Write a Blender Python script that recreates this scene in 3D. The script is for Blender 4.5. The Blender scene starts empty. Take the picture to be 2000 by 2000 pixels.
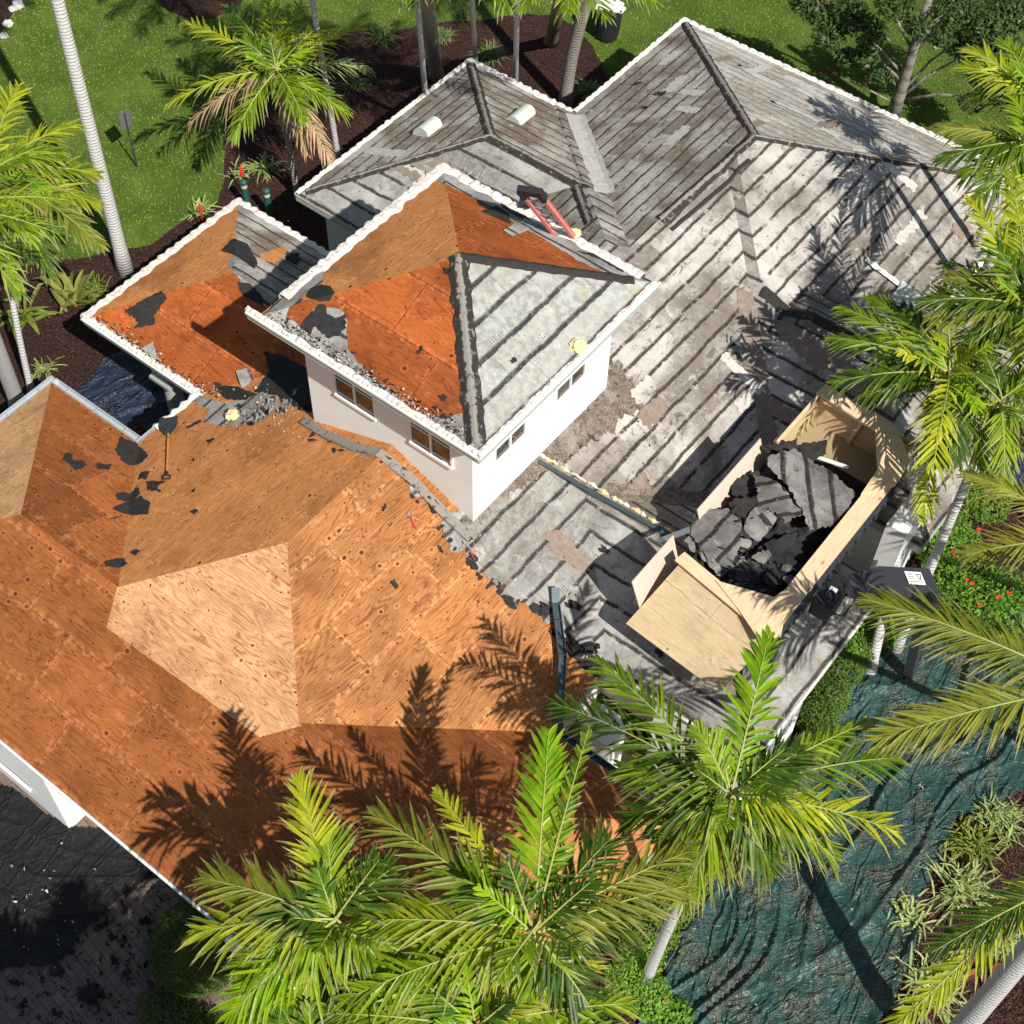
import bpy, bmesh, math, random
import numpy as np
from mathutils import Vector, Matrix, noise, geometry
R_=math.radians
# ------------------------------------------------------------------ camera, sky, sun
S=bpy.context.scene; COL=S.collection
CAM=np.array([15.2,-18.045,30.483]); FPX=2892.54
_t=R_(53.732); _r=R_(-1.4509); _y=R_(-36.857)
_f=np.array([0,math.cos(_t),-math.sin(_t)]); _ri=np.array([1,0,0.]); _d=np.cross(_f,_ri)
_M=np.array([math.cos(_r)*_ri+math.sin(_r)*_d,-math.sin(_r)*_ri+math.cos(_r)*_d,_f])
_W=np.array([[math.cos(_y),math.sin(_y),0],[-math.sin(_y),math.cos(_y),0],[0,0,1.]]).T
RC=_M@_W
cd=bpy.data.cameras.new('camera'); cam=bpy.data.objects.new('camera',cd); COL.objects.link(cam)
cd.sensor_width=36; cd.lens=36*FPX/2000; cd.clip_end=400; cd.clip_start=0.1
m=Matrix.Identity(4)
for i in range(3):
    m[i][0]=RC[0][i]; m[i][1]=-RC[1][i]; m[i][2]=-RC[2][i]; m[i][3]=CAM[i]
cam.matrix_world=m; S.camera=cam
SUNEL=R_(45.0); TOSUN=Vector((0.94,-0.34,0)).normalized()
w=bpy.data.worlds.new('World'); S.world=w; w.use_nodes=True
nt=w.node_tree; sky=nt.nodes.new('ShaderNodeTexSky'); sky.sky_type='NISHITA'; sky.sun_disc=False
sky.sun_elevation=SUNEL; sky.sun_rotation=math.atan2(TOSUN.x,TOSUN.y)
bg=nt.nodes['Background']; nt.links.new(sky.outputs[0],bg.inputs[0]); bg.inputs[1].default_value=0.068
sd=bpy.data.lights.new('sun','SUN'); sun=bpy.data.objects.new('sun',sd); COL.objects.link(sun)
sd.energy=5.0; sd.angle=R_(0.53); sd.color=(1,.97,.915)
dirv=-(TOSUN*math.cos(SUNEL)+Vector((0,0,math.sin(SUNEL))))
sun.rotation_euler=dirv.to_track_quat('-Z','Y').to_euler()
S.view_settings.view_transform='Standard'; S.view_settings.look='None'; S.view_settings.exposure=0.30; S.view_settings.gamma=1
# ------------------------------------------------------------------ helpers
def ray(px,py):
    v=RC.T@np.array([px-1000,py-1000,FPX]); return v/np.linalg.norm(v)
def at(px,py,z):
    v=ray(px,py); p=CAM+v*(z-CAM[2])/v[2]; return Vector(p)
def q(pts,ox,oy,s=2.76): return [(x/s+ox,y/s+oy) for x,y in pts]
def tag(o,label=None,cat=None,group=None,kind=None):
    if label: o['label']=label
    if cat: o['category']=cat
    if group: o['group']=group
    if kind: o['kind']=kind
    return o
def empty(name,loc,label,cat,group=None,rz=0):
    o=bpy.data.objects.new(name,None); COL.objects.link(o); o.location=loc; o.rotation_euler=(0,0,rz)
    o.empty_display_size=.2
    return tag(o,label,cat,group)
class MB:
    def __init__(s): s.v=[]; s.f=[]; s.uv=[]; s.mi=[]
    def add(s,vs,fs,uvs=None,mi=0):
        o=len(s.v); s.v+= [tuple(v) for v in vs]
        for k,f in enumerate(fs):
            s.f.append(tuple(i+o for i in f)); s.mi.append(mi)
            s.uv.append([uvs[i] for i in f] if uvs else [(0,0)]*len(f))
    def box(s,a,b,mi=0):
        x0,y0,z0=a;x1,y1,z1=b
        s.add([(x0,y0,z0),(x1,y0,z0),(x1,y1,z0),(x0,y1,z0),(x0,y0,z1),(x1,y0,z1),(x1,y1,z1),(x0,y1,z1)],
          [(0,3,2,1),(4,5,6,7),(0,1,5,4),(1,2,6,5),(2,3,7,6),(3,0,4,7)],mi=mi)
    def bar(s,A,B,w,h,up=(0,0,1),mi=0,off=0):
        A=Vector(A);B=Vector(B);t=(B-A).normalized();u=Vector(up);sd=t.cross(u).normalized();u=sd.cross(t)
        A=A+u*off;B=B+u*off
        vs=[P+sd*i*w/2+u*j*h/2 for P in(A,B) for i,j in((-1,-1),(1,-1),(1,1),(-1,1))]
        L=(B-A).length
        s.add(vs,[(0,1,2,3),(7,6,5,4),(0,4,5,1),(1,5,6,2),(2,6,7,3),(3,7,4,0)],[(0,0),(0,w),(0,w+h),(0,h)]+[(L,0),(L,w),(L,w+h),(L,h)],mi=mi)
    def tube(s,pts,rad,n=8,cap=True,mi=0):
        pts=[Vector(p) for p in pts]; k=len(pts); base=len(s.v); vs=[];uv=[];L=0
        pt=None
        for i,p in enumerate(pts):
            t=(pts[min(i+1,k-1)]-pts[max(i-1,0)]).normalized()
            a=t.orthogonal() if pt is None else (pa-t*pa.dot(t)); a.normalize(); pa=a; pt=t; b=t.cross(a)
            r=rad[i] if hasattr(rad,'__len__') else rad
            if i: L+=(p-pts[i-1]).length
            for j in range(n):
                an=2*math.pi*j/n; vs.append(p+(a*math.cos(an)+b*math.sin(an))*r); uv.append((j/n,L))
        fs=[(i*n+j,i*n+(j+1)%n,(i+1)*n+(j+1)%n,(i+1)*n+j) for i in range(k-1) for j in range(n)]
        if cap: fs+= [tuple(range(n))[::-1],tuple(range((k-1)*n,k*n))]
        s.add(vs,fs,uv,mi)
    def build(s,name,mats,parent=None,smooth=False):
        me=bpy.data.meshes.new(name); me.from_pydata(s.v,[],s.f)
        if not isinstance(mats,(list,tuple)): mats=[mats]
        for m_ in mats: me.materials.append(m_)
        if len(mats)>1: me.polygons.foreach_set('material_index',s.mi)
        ul=me.uv_layers.new(name='UVMap'); ul.data.foreach_set('uv',[c for f in s.uv for p in f for c in p])
        if smooth: me.polygons.foreach_set('use_smooth',[True]*len(me.polygons))
        me.update()
        o=bpy.data.objects.new(name,me); COL.objects.link(o)
        if parent:
            o.parent=parent
            if True:
                p=parent; M=Matrix.Identity(4)
                while p: M=(Matrix.LocRotScale(p.location,p.rotation_euler,p.scale))@M; p=p.parent
                me.transform(M.inverted())
        return o
def fast(name,V,F,mat,parent=None,smooth=False,uv=None):
    """V (n,3) array, F (m,k) array"""
    me=bpy.data.meshes.new(name); k=F.shape[1]
    me.vertices.add(len(V)); me.vertices.foreach_set('co',np.asarray(V,dtype=np.float32).ravel())
    me.loops.add(F.size); me.loops.foreach_set('vertex_index',F.ravel().astype(np.int32))
    me.polygons.add(len(F)); me.polygons.foreach_set('loop_start',np.arange(0,F.size,k,dtype=np.int32))
    me.polygons.foreach_set('loop_total',np.full(len(F),k,dtype=np.int32))
    if smooth: me.polygons.foreach_set('use_smooth',np.ones(len(F),dtype=bool))
    if uv is not None:
        ul=me.uv_layers.new(name='UVMap'); ul.data.foreach_set('uv',uv[F.ravel()].astype(np.float32).ravel())
    me.materials.append(mat); me.update(calc_edges=True); me.validate()
    o=bpy.data.objects.new(name,me); COL.objects.link(o)
    if parent:
        o.parent=parent; p=parent; M=Matrix.Identity(4)
        while p: M=(Matrix.LocRotScale(p.location,p.rotation_euler,p.scale))@M; p=p.parent
        me.transform(M.inverted())
    return o
# ------------------------------------------------------------------ materials
class NT:
    def __init__(s,name,rough=.8,spec=.3):
        s.m=bpy.data.materials.new(name); s.m.use_nodes=True; s.t=s.m.node_tree
        s.b=s.t.nodes['Principled BSDF']; s.b.inputs['Roughness'].default_value=rough
        s.b.inputs['Specular IOR Level'].default_value=spec
    def n(s,ty,**k):
        x=s.t.nodes.new('ShaderNode'+ty)
        for a,b in k.items(): setattr(x,a,b)
        return x
    def set(s,sock,v):
        if isinstance(v,bpy.types.NodeSocket): s.t.links.new(v,sock)
        elif isinstance(v,(tuple,list)) and sock.type=='RGBA' and len(v)==3: sock.default_value=(*v,1)
        else: sock.default_value=v
    def math(s,op,a,b=0,c=0,clamp=False):
        x=s.n('Math',operation=op,use_clamp=clamp); s.set(x.inputs[0],a); s.set(x.inputs[1],b); s.set(x.inputs[2],c); return x.outputs[0]
    def mix(s,f,a,b,ty='MIX'):
        x=s.n('Mix',data_type='RGBA',blend_type=ty); s.set(x.inputs[0],f); s.set(x.inputs[6],a); s.set(x.inputs[7],b); return x.outputs[2]
    def noise(s,vec,scale,detail=3,rough=.55,dist=0,dim='3D'):
        x=s.n('TexNoise',noise_dimensions=dim); 
        if vec is not None: s.set(x.inputs['Vector'],vec)
        s.set(x.inputs['Scale'],scale); x.inputs['Detail'].default_value=detail; x.inputs['Roughness'].default_value=rough; x.inputs['Distortion'].default_value=dist
        return x.outputs[0]
    def vor(s,vec,scale,rand=1,out=0,feature='F1'):
        x=s.n('TexVoronoi',feature=feature); s.set(x.inputs['Vector'],vec); s.set(x.inputs['Scale'],scale); x.inputs['Randomness'].default_value=rand; return x.outputs[out]
    def step(s,v,a,b,lo=0,hi=1):
        x=s.n('MapRange',interpolation_type='SMOOTHSTEP'); s.set(x.inputs[0],v); s.set(x.inputs[1],a); s.set(x.inputs[2],b); s.set(x.inputs[3],lo); s.set(x.inputs[4],hi); return x.outputs[0]
    def comb(s,x,y,z=0):
        c=s.n('CombineXYZ'); s.set(c.inputs[0],x); s.set(c.inputs[1],y); s.set(c.inputs[2],z); return c.outputs[0]
    def uv(s):
        u=s.n('UVMap',uv_map='UVMap'); sp=s.n('SeparateXYZ'); s.t.links.new(u.outputs[0],sp.inputs[0]); return u.outputs[0],sp.outputs[0],sp.outputs[1]
    def obj(s): 
        return s.n('NewGeometry').outputs['Position']
    def white(s,vec):
        x=s.n('TexWhiteNoise',noise_dimensions='3D'); s.set(x.inputs[0],vec); return x.outputs[0]
    def bump(s,h,str_=.3,dist=.02):
        x=s.n('Bump'); x.inputs['Strength'].default_value=str_; x.inputs['Distance'].default_value=dist; s.set(x.inputs['Height'],h); s.t.links.new(x.outputs[0],s.b.inputs['Normal'])
    def col(s,c): s.set(s.b.inputs['Base Color'],c)
def simple(name,c,rough=.7,spec=.3,var=.25,scale=6,bump=.2,metal=0,fine=60):
    t=NT(name,rough,spec); P=t.obj()
    n1=t.noise(P,scale,4); n2=t.noise(P,fine,2)
    v=t.math('ADD',t.math('MULTIPLY',n1,var*1.4),t.math('MULTIPLY',n2,var*.6)); v=t.math('ADD',v,1-var)
    t.col(t.mix(1,c,t.comb(v,v,v),'MULTIPLY')); t.b.inputs['Metallic'].default_value=metal
    if bump: t.bump(n2,bump,.01)
    return t.m
def plywood(name,light,dark,knot=(.10,.025,.012),contrast=1.0,rings=11,sx=2.44,sy=1.22,seam=1.0,pale=.5,nails=1.0,seed=0,sheetvar=.22,gsc=1.0,fleck=.45):
    t=NT(name,.75,.25); U,u,v=t.uv()
    row=t.math('FLOOR',t.math('DIVIDE',v,sy)); u2=t.math('ADD',u,t.math('MULTIPLY',row,sx*.5))
    cu=t.math('DIVIDE',u2,sx); colm=t.math('FLOOR',cu); 
    rnd=t.white(t.comb(colm,row,seed+.5)); rnd2=t.white(t.comb(colm,row,seed+7.5))
    gv=t.comb(t.math('ADD',t.math('MULTIPLY',u,.50*gsc),t.math('MULTIPLY',rnd,57)),t.math('ADD',t.math('MULTIPLY',v,3.4*gsc),t.math('MULTIPLY',rnd2,91)),seed)
    big=t.noise(gv,.75,2.2,.45,.6)
    wob=t.noise(U,9,2,.5)
    ph=t.math('ADD',t.math('MULTIPLY',big,rings*2.2),t.math('MULTIPLY',wob,.22))
    fr=t.math('FRACT',ph); line=t.math('ABSOLUTE',t.math('SUBTRACT',t.math('MULTIPLY',fr,2),1))
    line=t.math('MULTIPLY',t.step(line,.35,1.0),t.step(t.noise(U,1.7,3,.6),.32,.6,.35,1))
    fib=t.noise(t.comb(t.math('MULTIPLY',u,2.0),t.math('MULTIPLY',v,34),seed),1.6,3,.6)
    g=t.math('ADD',t.math('MULTIPLY',line,.62*contrast),t.math('MULTIPLY',t.step(fib,.35,.75),.45*contrast),clamp=True)
    c=t.mix(g,light,dark)
    blot=t.noise(U,.9,4,.6,.4); c=t.mix(t.step(blot,.45,.75,0,.45),c,tuple(x*.72 for x in dark))
    pb=t.noise(t.comb(t.math('MULTIPLY',u,1.0),t.math('MULTIPLY',v,1.6),seed+3),2.6,4,.65,.5)
    c=t.mix(t.step(pb,.56,.75,0,.45*pale),c,tuple(min(1,x*1.55+.03) for x in light))
    fk=t.noise(t.comb(t.math('MULTIPLY',u,3.2),t.math('MULTIPLY',v,13),seed+2),2.2,4,.8)
    c=t.mix(t.step(fk,.54,.68,0,.6*fleck),c,tuple(x*.45 for x in dark)); c=t.mix(t.step(fk,.46,.34,0,.45*fleck),c,tuple(min(1,x*1.35+.03) for x in light))
    sp=t.noise(U,55,2,.8); c=t.mix(t.step(sp,.60,.75,0,.45),c,tuple(x*.5 for x in dark))
    wob2=t.noise(U,.5,3,.6); c=t.mix(t.step(wob2,.52,.66,0,.28),c,tuple(x*.6 for x in dark))
    k=t.math('ADD',t.math('MULTIPLY',rnd2,2*sheetvar),1-sheetvar); c=t.mix(1,c,t.comb(k,k,k),'MULTIPLY')
    # sheet edges
    eu=t.math('MULTIPLY',t.math('SUBTRACT',.5,t.math('ABSOLUTE',t.math('SUBTRACT',t.math('FRACT',cu),.5))),sx)
    ev=t.math('MULTIPLY',t.math('SUBTRACT',.5,t.math('ABSOLUTE',t.math('SUBTRACT',t.math('FRACT',t.math('DIVIDE',v,sy)),.5))),sy)
    e=t.math('MINIMUM',eu,ev)
    en=t.noise(U,7,3,.6); 
    halo=t.math('MULTIPLY',t.step(e,.02,.13,1,0),t.step(en,.45,.62))
    c=t.mix(t.math('MULTIPLY',halo,.55*pale),c,tuple(min(1,x*1.7+.05) for x in light))
    c=t.mix(t.step(e,.004,.014,.75*seam,0),c,tuple(x*.22 for x in dark))
    # knots + nail heads
    V=t.n('TexVoronoi'); t.set(V.inputs['Vector'],t.comb(u,t.math('MULTIPLY',v,1.25),seed)); V.inputs['Scale'].default_value=2.7
    sep=t.n('SeparateXYZ'); t.t.links.new(V.outputs['Color'],sep.inputs[0])
    kr=t.math('MULTIPLY',t.step(sep.outputs[0],.3,1.0),.13)
    kd=t.math('SUBTRACT',V.outputs['Distance'],kr); kn=t.math('MULTIPLY',t.step(kd,-.02,.035,1,0),t.step(sep.outputs[0],.38,.42))
    ring=t.math('MULTIPLY',t.step(t.math('ABSOLUTE',t.math('SUBTRACT',kd,.10)),0,.07,1,0),t.step(sep.outputs[0],.38,.42))
    c=t.mix(t.math('MULTIPLY',ring,.4*pale),c,tuple(min(1,x*1.4+.05) for x in light))
    c=t.mix(kn,c,knot)
    V2=t.n('TexVoronoi'); t.set(V2.inputs['Vector'],t.comb(u,v,seed+9)); V2.inputs['Scale'].default_value=6.0
    s2=t.n('SeparateXYZ'); t.t.links.new(V2.outputs['Color'],s2.inputs[0])
    nd=t.math('MULTIPLY',t.step(V2.outputs['Distance'],.09,.15,1,0),t.step(s2.outputs[1],.42,.47)); c=t.mix(t.math('MULTIPLY',nd,nails),c,(.03,.012,.01))
    t.col(c); t.bump(g,.25,.01); return t.m
def felt(name,base,dirt,stripe=(.045,.036,.032),pitch=.46,sw=.25,dirtamt=.6,pale=(.52,.50,.46),cell=1.1,seed=0,stain=None,sedge=.09):
    t=NT(name,.9,.15); U,u,v=t.uv()
    wv=t.noise(t.comb(u,t.math('MULTIPLY',v,1.0),seed),1.3,3,.6); wf=t.noise(U,14,3,.6)
    vv=t.math('ADD',v,t.math('ADD',t.math('MULTIPLY',t.math('SUBTRACT',wv,.5),.16),t.math('MULTIPLY',t.math('SUBTRACT',wf,.5),.045)))
    rv=t.math('DIVIDE',vv,pitch); row=t.math('FLOOR',rv); fr=t.math('FRACT',rv)
    rr=t.white(t.comb(row,seed+1.5,0)); cu=t.math('ADD',t.math('DIVIDE',u,cell),t.math('MULTIPLY',rr,9)); cm=t.math('FLOOR',cu)
    cr=t.white(t.comb(cm,row,seed+2.5)); cr2=t.white(t.comb(cm,row,seed+4.5))
    fine=t.noise(U,40,3,.7); med=t.noise(U,5,5,.7,.3); lg=t.noise(U,.55,4,.6,.6)
    c=t.mix(t.step(med,.38,.62),tuple(x*.58 for x in base),base)
    c=t.mix(t.math('MULTIPLY',t.step(cr,.45,1),.32),c,pale)
    dm=t.math('MULTIPLY',t.step(t.math('ADD',lg,t.math('MULTIPLY',t.math('SUBTRACT',med,.5),.5)),.42,.62),dirtamt)
    dm=t.math('MAXIMUM',dm,t.math('MULTIPLY',t.step(cr2,.62,.9),dirtamt*.8))
    ch=t.noise(U,.32,3,.55,.8); c=t.mix(dm,c,dirt); c=t.mix(t.step(ch,.50,.66,0,.8*min(1,dirtamt*1.6)),c,tuple(min(1,x*1.04) for x in pale))
    if stain: c=t.mix(t.step(t.noise(U,1.6,3,.6),.58,.75,0,.5),c,stain)
    # streaks running down slope
    st=t.noise(t.comb(t.math('MULTIPLY',u,16),t.math('MULTIPLY',v,1.6),seed),1.5,3,.6)
    c=t.mix(t.step(st,.55,.75,0,.35),c,tuple(x*.45 for x in base))
    # dark tar stripe (broken)
    brk=t.noise(t.comb(t.math('MULTIPLY',u,1.4),row,seed+.3),1.0,3,.65)
    m1=t.math('MULTIPLY',t.step(fr,sw-sedge,sw+.02,1,0),t.step(fr,0,sedge*.6)); m1=t.math('MULTIPLY',m1,t.step(brk,.30,.40))
    m1=t.math('MULTIPLY',m1,t.step(fine,.30,.5,.45,1))
    # comb of nail ticks beside stripe
    tk=t.math('ABSOLUTE',t.math('SUBTRACT',t.math('FRACT',t.math('MULTIPLY',t.math('ADD',u,t.math('MULTIPLY',wf,.03)),16)),.5))
    tm=t.math('MULTIPLY',t.step(tk,.12,.22,1,0),t.math('MULTIPLY',t.step(fr,sw,sw+.05),t.step(fr,sw+.2,sw+.3,1,0)))
    tm=t.math('MULTIPLY',tm,t.math('MULTIPLY',t.step(t.noise(t.comb(u,t.math('MULTIPLY',row,3.7),seed+5),.8,2),.54,.6),t.step(med,.42,.52)))
    c=t.mix(t.math('MULTIPLY',tm,.7),c,stripe)
    c=t.mix(m1,c,t.mix(t.step(med,.45,.7),stripe,tuple(min(1,x*2.4) for x in stripe)))
    ce=t.math('ABSOLUTE',t.math('SUBTRACT',t.math('FRACT',cu),.5)); c=t.mix(t.step(ce,.485,.497,0,.22),c,stripe)
    sp=t.step(t.vor(U,19),.10,.17,1,0); sp=t.math('MULTIPLY',sp,t.step(med,.5,.6)); c=t.mix(sp,c,(.03,.025,.024))
    c=t.mix(t.step(fine,.62,.8,0,.5),c,tuple(min(1,x*1.25) for x in pale))
    c=t.mix(t.step(fine,.42,.26,0,.7),c,tuple(x*.35 for x in base)); blt=t.noise(U,2.6,5,.75,.8); c=t.mix(t.step(blt,.56,.66,0,.55*min(1,dirtamt*1.5)),c,dirt); c=t.mix(t.step(blt,.42,.34,0,.6),c,pale); gr=t.noise(t.comb(t.math('MULTIPLY',u,1.0),t.math('MULTIPLY',v,2.4),seed+31),1.7,6,.78,1.2); c=t.mix(t.step(gr,.555,.63,0,.8*min(1,dirtamt*1.3)),c,tuple(x*.55 for x in dirt)); sc_=t.noise(U,75,2,.9); c=t.mix(t.step(sc_,.64,.72,0,.7),c,(.05,.04,.035))
    t.col(c); t.bump(t.math('ADD',t.math('MULTIPLY',m1,.8),t.math('ADD',fine,med)),.5,.015); return t.m
def leafmat(name,c1,c2,rough=.45,trans=.35,dead=None,deadamt=0,tcol=None):
    t=NT(name,rough+.08,.27); U,u,v=t.uv(); P=t.obj()
    oi=t.n('ObjectInfo').outputs['Random']
    n=t.noise(P,2.3,3,.6); n2=t.noise(P,14,2,.6)
    f=t.math('ADD',t.math('MULTIPLY',n,.7),t.math('MULTIPLY',n2,.4)); f=t.math('ADD',f,t.math('MULTIPLY',oi,.3)); f=t.math('ADD',f,t.math('MULTIPLY',t.n('NewGeometry').outputs['Random Per Island'],.35)); 
    c=t.mix(t.step(f,.5,1.25),c1,c2)
    if dead: c=t.mix(t.math('MULTIPLY',t.step(u,.62,.98),deadamt),c,dead)
    t.col(c)
    tr=t.n('BsdfTranslucent'); t.set(tr.inputs[0],t.mix(.5,c,tcol or tuple(min(1,x*1.5) for x in c2)))
    mx=t.n('MixShader'); mx.inputs[0].default_value=trans; out=t.t.nodes['Material Output']
    t.t.links.new(t.b.outputs[0],mx.inputs[1]); t.t.links.new(tr.outputs[0],mx.inputs[2]); t.t.links.new(mx.outputs[0],out.inputs[0])
    return t.m
M={}
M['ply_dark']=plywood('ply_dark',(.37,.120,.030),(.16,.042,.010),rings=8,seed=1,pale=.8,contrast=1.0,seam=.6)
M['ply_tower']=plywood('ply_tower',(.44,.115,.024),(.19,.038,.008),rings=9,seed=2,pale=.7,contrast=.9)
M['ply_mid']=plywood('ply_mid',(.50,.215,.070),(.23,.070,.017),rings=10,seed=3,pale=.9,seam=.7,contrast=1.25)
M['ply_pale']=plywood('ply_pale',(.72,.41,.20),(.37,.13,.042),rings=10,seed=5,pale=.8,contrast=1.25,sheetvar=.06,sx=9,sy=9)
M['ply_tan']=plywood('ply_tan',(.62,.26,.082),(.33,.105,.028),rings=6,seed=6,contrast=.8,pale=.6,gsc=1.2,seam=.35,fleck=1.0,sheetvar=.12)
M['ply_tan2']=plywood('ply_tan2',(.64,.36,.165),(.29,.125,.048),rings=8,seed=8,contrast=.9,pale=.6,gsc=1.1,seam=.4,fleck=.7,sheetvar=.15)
M['ply_crate']=plywood('ply_crate',(.62,.47,.28),(.42,.29,.15),rings=5,seed=9,nails=0,knot=(.3,.17,.08),pale=.3,sheetvar=.05,contrast=.7,seam=.6)
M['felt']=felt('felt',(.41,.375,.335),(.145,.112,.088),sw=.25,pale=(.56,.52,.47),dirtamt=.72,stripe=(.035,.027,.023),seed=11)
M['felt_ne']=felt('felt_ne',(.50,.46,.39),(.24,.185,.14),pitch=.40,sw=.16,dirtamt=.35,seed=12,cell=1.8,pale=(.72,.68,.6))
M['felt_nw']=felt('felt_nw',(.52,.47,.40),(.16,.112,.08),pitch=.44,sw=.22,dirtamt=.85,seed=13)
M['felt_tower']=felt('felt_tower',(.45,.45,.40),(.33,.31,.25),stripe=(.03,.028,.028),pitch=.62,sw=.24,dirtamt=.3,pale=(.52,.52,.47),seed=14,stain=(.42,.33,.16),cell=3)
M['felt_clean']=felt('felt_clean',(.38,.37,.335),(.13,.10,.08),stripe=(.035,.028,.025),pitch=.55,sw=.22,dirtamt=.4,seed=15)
M['blackfelt']=simple('blackfelt',(.036,.034,.033),.95,.12,.9,7,.8)
M['tar']=simple('tar',(.035,.031,.029),.85,.2,.6,9,.5,fine=30)
def tarpale():
    t=NT('tar_cap',.9,.2); U,u,v=t.uv(); P=t.obj()
    n=t.noise(P,7,4,.7,.4); k=t.step(t.math('ABSOLUTE',v),.15,.5,1,0)
    c=t.mix(t.math('MULTIPLY',t.step(t.math('ADD',n,t.math('MULTIPLY',k,.25)),.56,.70),.85),(.04,.034,.03),(.30,.27,.235)); t.col(c); t.bump(n,.6,.02); return t.m
M['cap']=tarpale()
def mortar():
    t=NT('mortar',.9,.2); P=t.obj(); n=t.noise(P,9,4,.65,.3); d=t.vor(P,8)
    c=t.mix(t.step(n,.35,.7),(.62,.55,.47),(.84,.82,.76)); c=t.mix(t.step(n,.62,.75,0,.6),c,(.66,.38,.28))
    c=t.mix(t.step(t.noise(P,13,2,.5),.70,.74),c,(.03,.03,.03)); t.col(c); t.bump(n,.8,.03); return t.m
M['mortar']=mortar()
M['stucco']=simple('stucco',(.84,.82,.76),.9,.2,.12,1.5,.45,fine=45)
M['stucco_w']=simple('stucco_w',(.82,.81,.78),.9,.2,.06,1.5,.2,fine=45)
M['soffit']=simple('soffit',(.6,.58,.52),.9,.2,.08)
M['fascia']=simple('fascia',(.40,.44,.39),.5,.4,.25,3,.1)
M['drip']=simple('drip',(.70,.72,.66),.5,.4,.3,5,.1)
M['gutter']=simple('gutter',(.50,.53,.56),.35,.5,.25,4,.05,metal=.3)
M['darkgutter']=simple('darkgutter',(.10,.13,.14),.35,.5,.4,4,.1,metal=.5)
M['white']=simple('whitepaint',(.80,.80,.78),.5,.4,.06)
M['pilgrey']=simple('pilgrey',(.33,.34,.31),.8,.3,.1)
def glass():
    t=NT('glass',.06,.9); P=t.obj(); n=t.noise(P,3,2); t.col(t.mix(t.step(n,.4,.6),(.012,.012,.012),(.05,.032,.02))); return t.m
M['glass']=glass()
M['ventpaint']=simple('ventpaint',(.56,.62,.52),.6,.4,.2,6,.15)
M['red']=simple('red_rail',(.62,.20,.17),.5,.4,.45,9,.1)
M['redplastic']=simple('redplastic',(.55,.03,.03),.35,.5,.1)
M['steel']=simple('steel',(.5,.52,.52),.35,.5,.2,9,.1,metal=.8)
M['blackrub']=simple('blackrub',(.018,.018,.02),.55,.4,.4,12,.2)
M['blacksteel']=simple('blacksteel',(.045,.047,.055),.5,.5,.5,10,.3,metal=.2,fine=30)
M['handle']=simple('handle',(.55,.27,.05),.5,.4,.25,8,.05)
M['foam']=simple('foam',(.80,.62,.32),.85,.2,.35,14,.6)
def lumber():
    t=NT('lumber',.7,.3); U,u,v=t.uv()
    n=t.noise(t.comb(t.math('MULTIPLY',u,1.2),t.math('MULTIPLY',v,22),0),2.2,3,.6,.4); k=t.vor(t.comb(u,t.math('MULTIPLY',v,2),0),1.3)
    c=t.mix(t.step(n,.35,.7),(.80,.60,.385),(.66,.43,.235)); c=t.mix(t.step(k,.05,.11,.8,0),c,(.32,.14,.06)); t.col(c); t.bump(n,.2,.01); return t.m
M['lumber']=lumber()
M['pinkboard']=simple('pinkboard',(.66,.47,.38),.85,.2,.12,5,.2)
def grassm():
    t=NT('lawn',.9,.2); P=t.obj(); a=t.noise(P,.7,4,.6,.3); b=t.noise(P,9,4,.75); f=t.noise(P,38,3,.7)
    c=t.mix(t.step(a,.35,.7),(.07,.13,.015),(.14,.21,.028)); c=t.mix(t.step(b,.4,.75,0,.6),c,(.13,.18,.03)); c=t.mix(t.step(f,.5,.25,0,.75),c,(.022,.05,.01))
    t.col(c); t.bump(t.math('ADD',b,f),1,.06); return t.m
M['lawn']=grassm()
def mulchm():
    t=NT('mulch',.95,.15); P=t.obj(); b=t.noise(P,16,4,.75); f=t.vor(P,26)
    c=t.mix(t.step(b,.3,.75),(.018,.009,.008),(.085,.038,.028)); c=t.mix(t.step(f,.55,.8,0,.35),c,(.16,.09,.07)); t.col(c); t.bump(t.math('ADD',b,f),1,.06); return t.m
M['mulch']=mulchm()
def chipm():
    t=NT('chip',.95,.15); P=t.obj(); b=t.white(t.comb(t.n('NewGeometry').outputs['Random Per Island'],0,0))
    c=t.mix(b,(.02,.010,.009),(.13,.058,.042)); t.col(c); return t.m
M['chip']=chipm()
def bladem():
    t=NT('grassblade',.6,.3); b=t.n('NewGeometry').outputs['Random Per Island']; P=t.obj(); a=t.noise(P,.6,3)
    c=t.mix(b,(.085,.155,.014),(.28,.36,.045)); c=t.mix(t.step(a,.5,.7,0,.5),c,(.22,.26,.045)); c=t.mix(t.step(t.noise(P,3.5,4,.7),.5,.35,0,.6),c,(.045,.085,.012)); t.col(c); return t.m
M['blade']=bladem()
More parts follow.
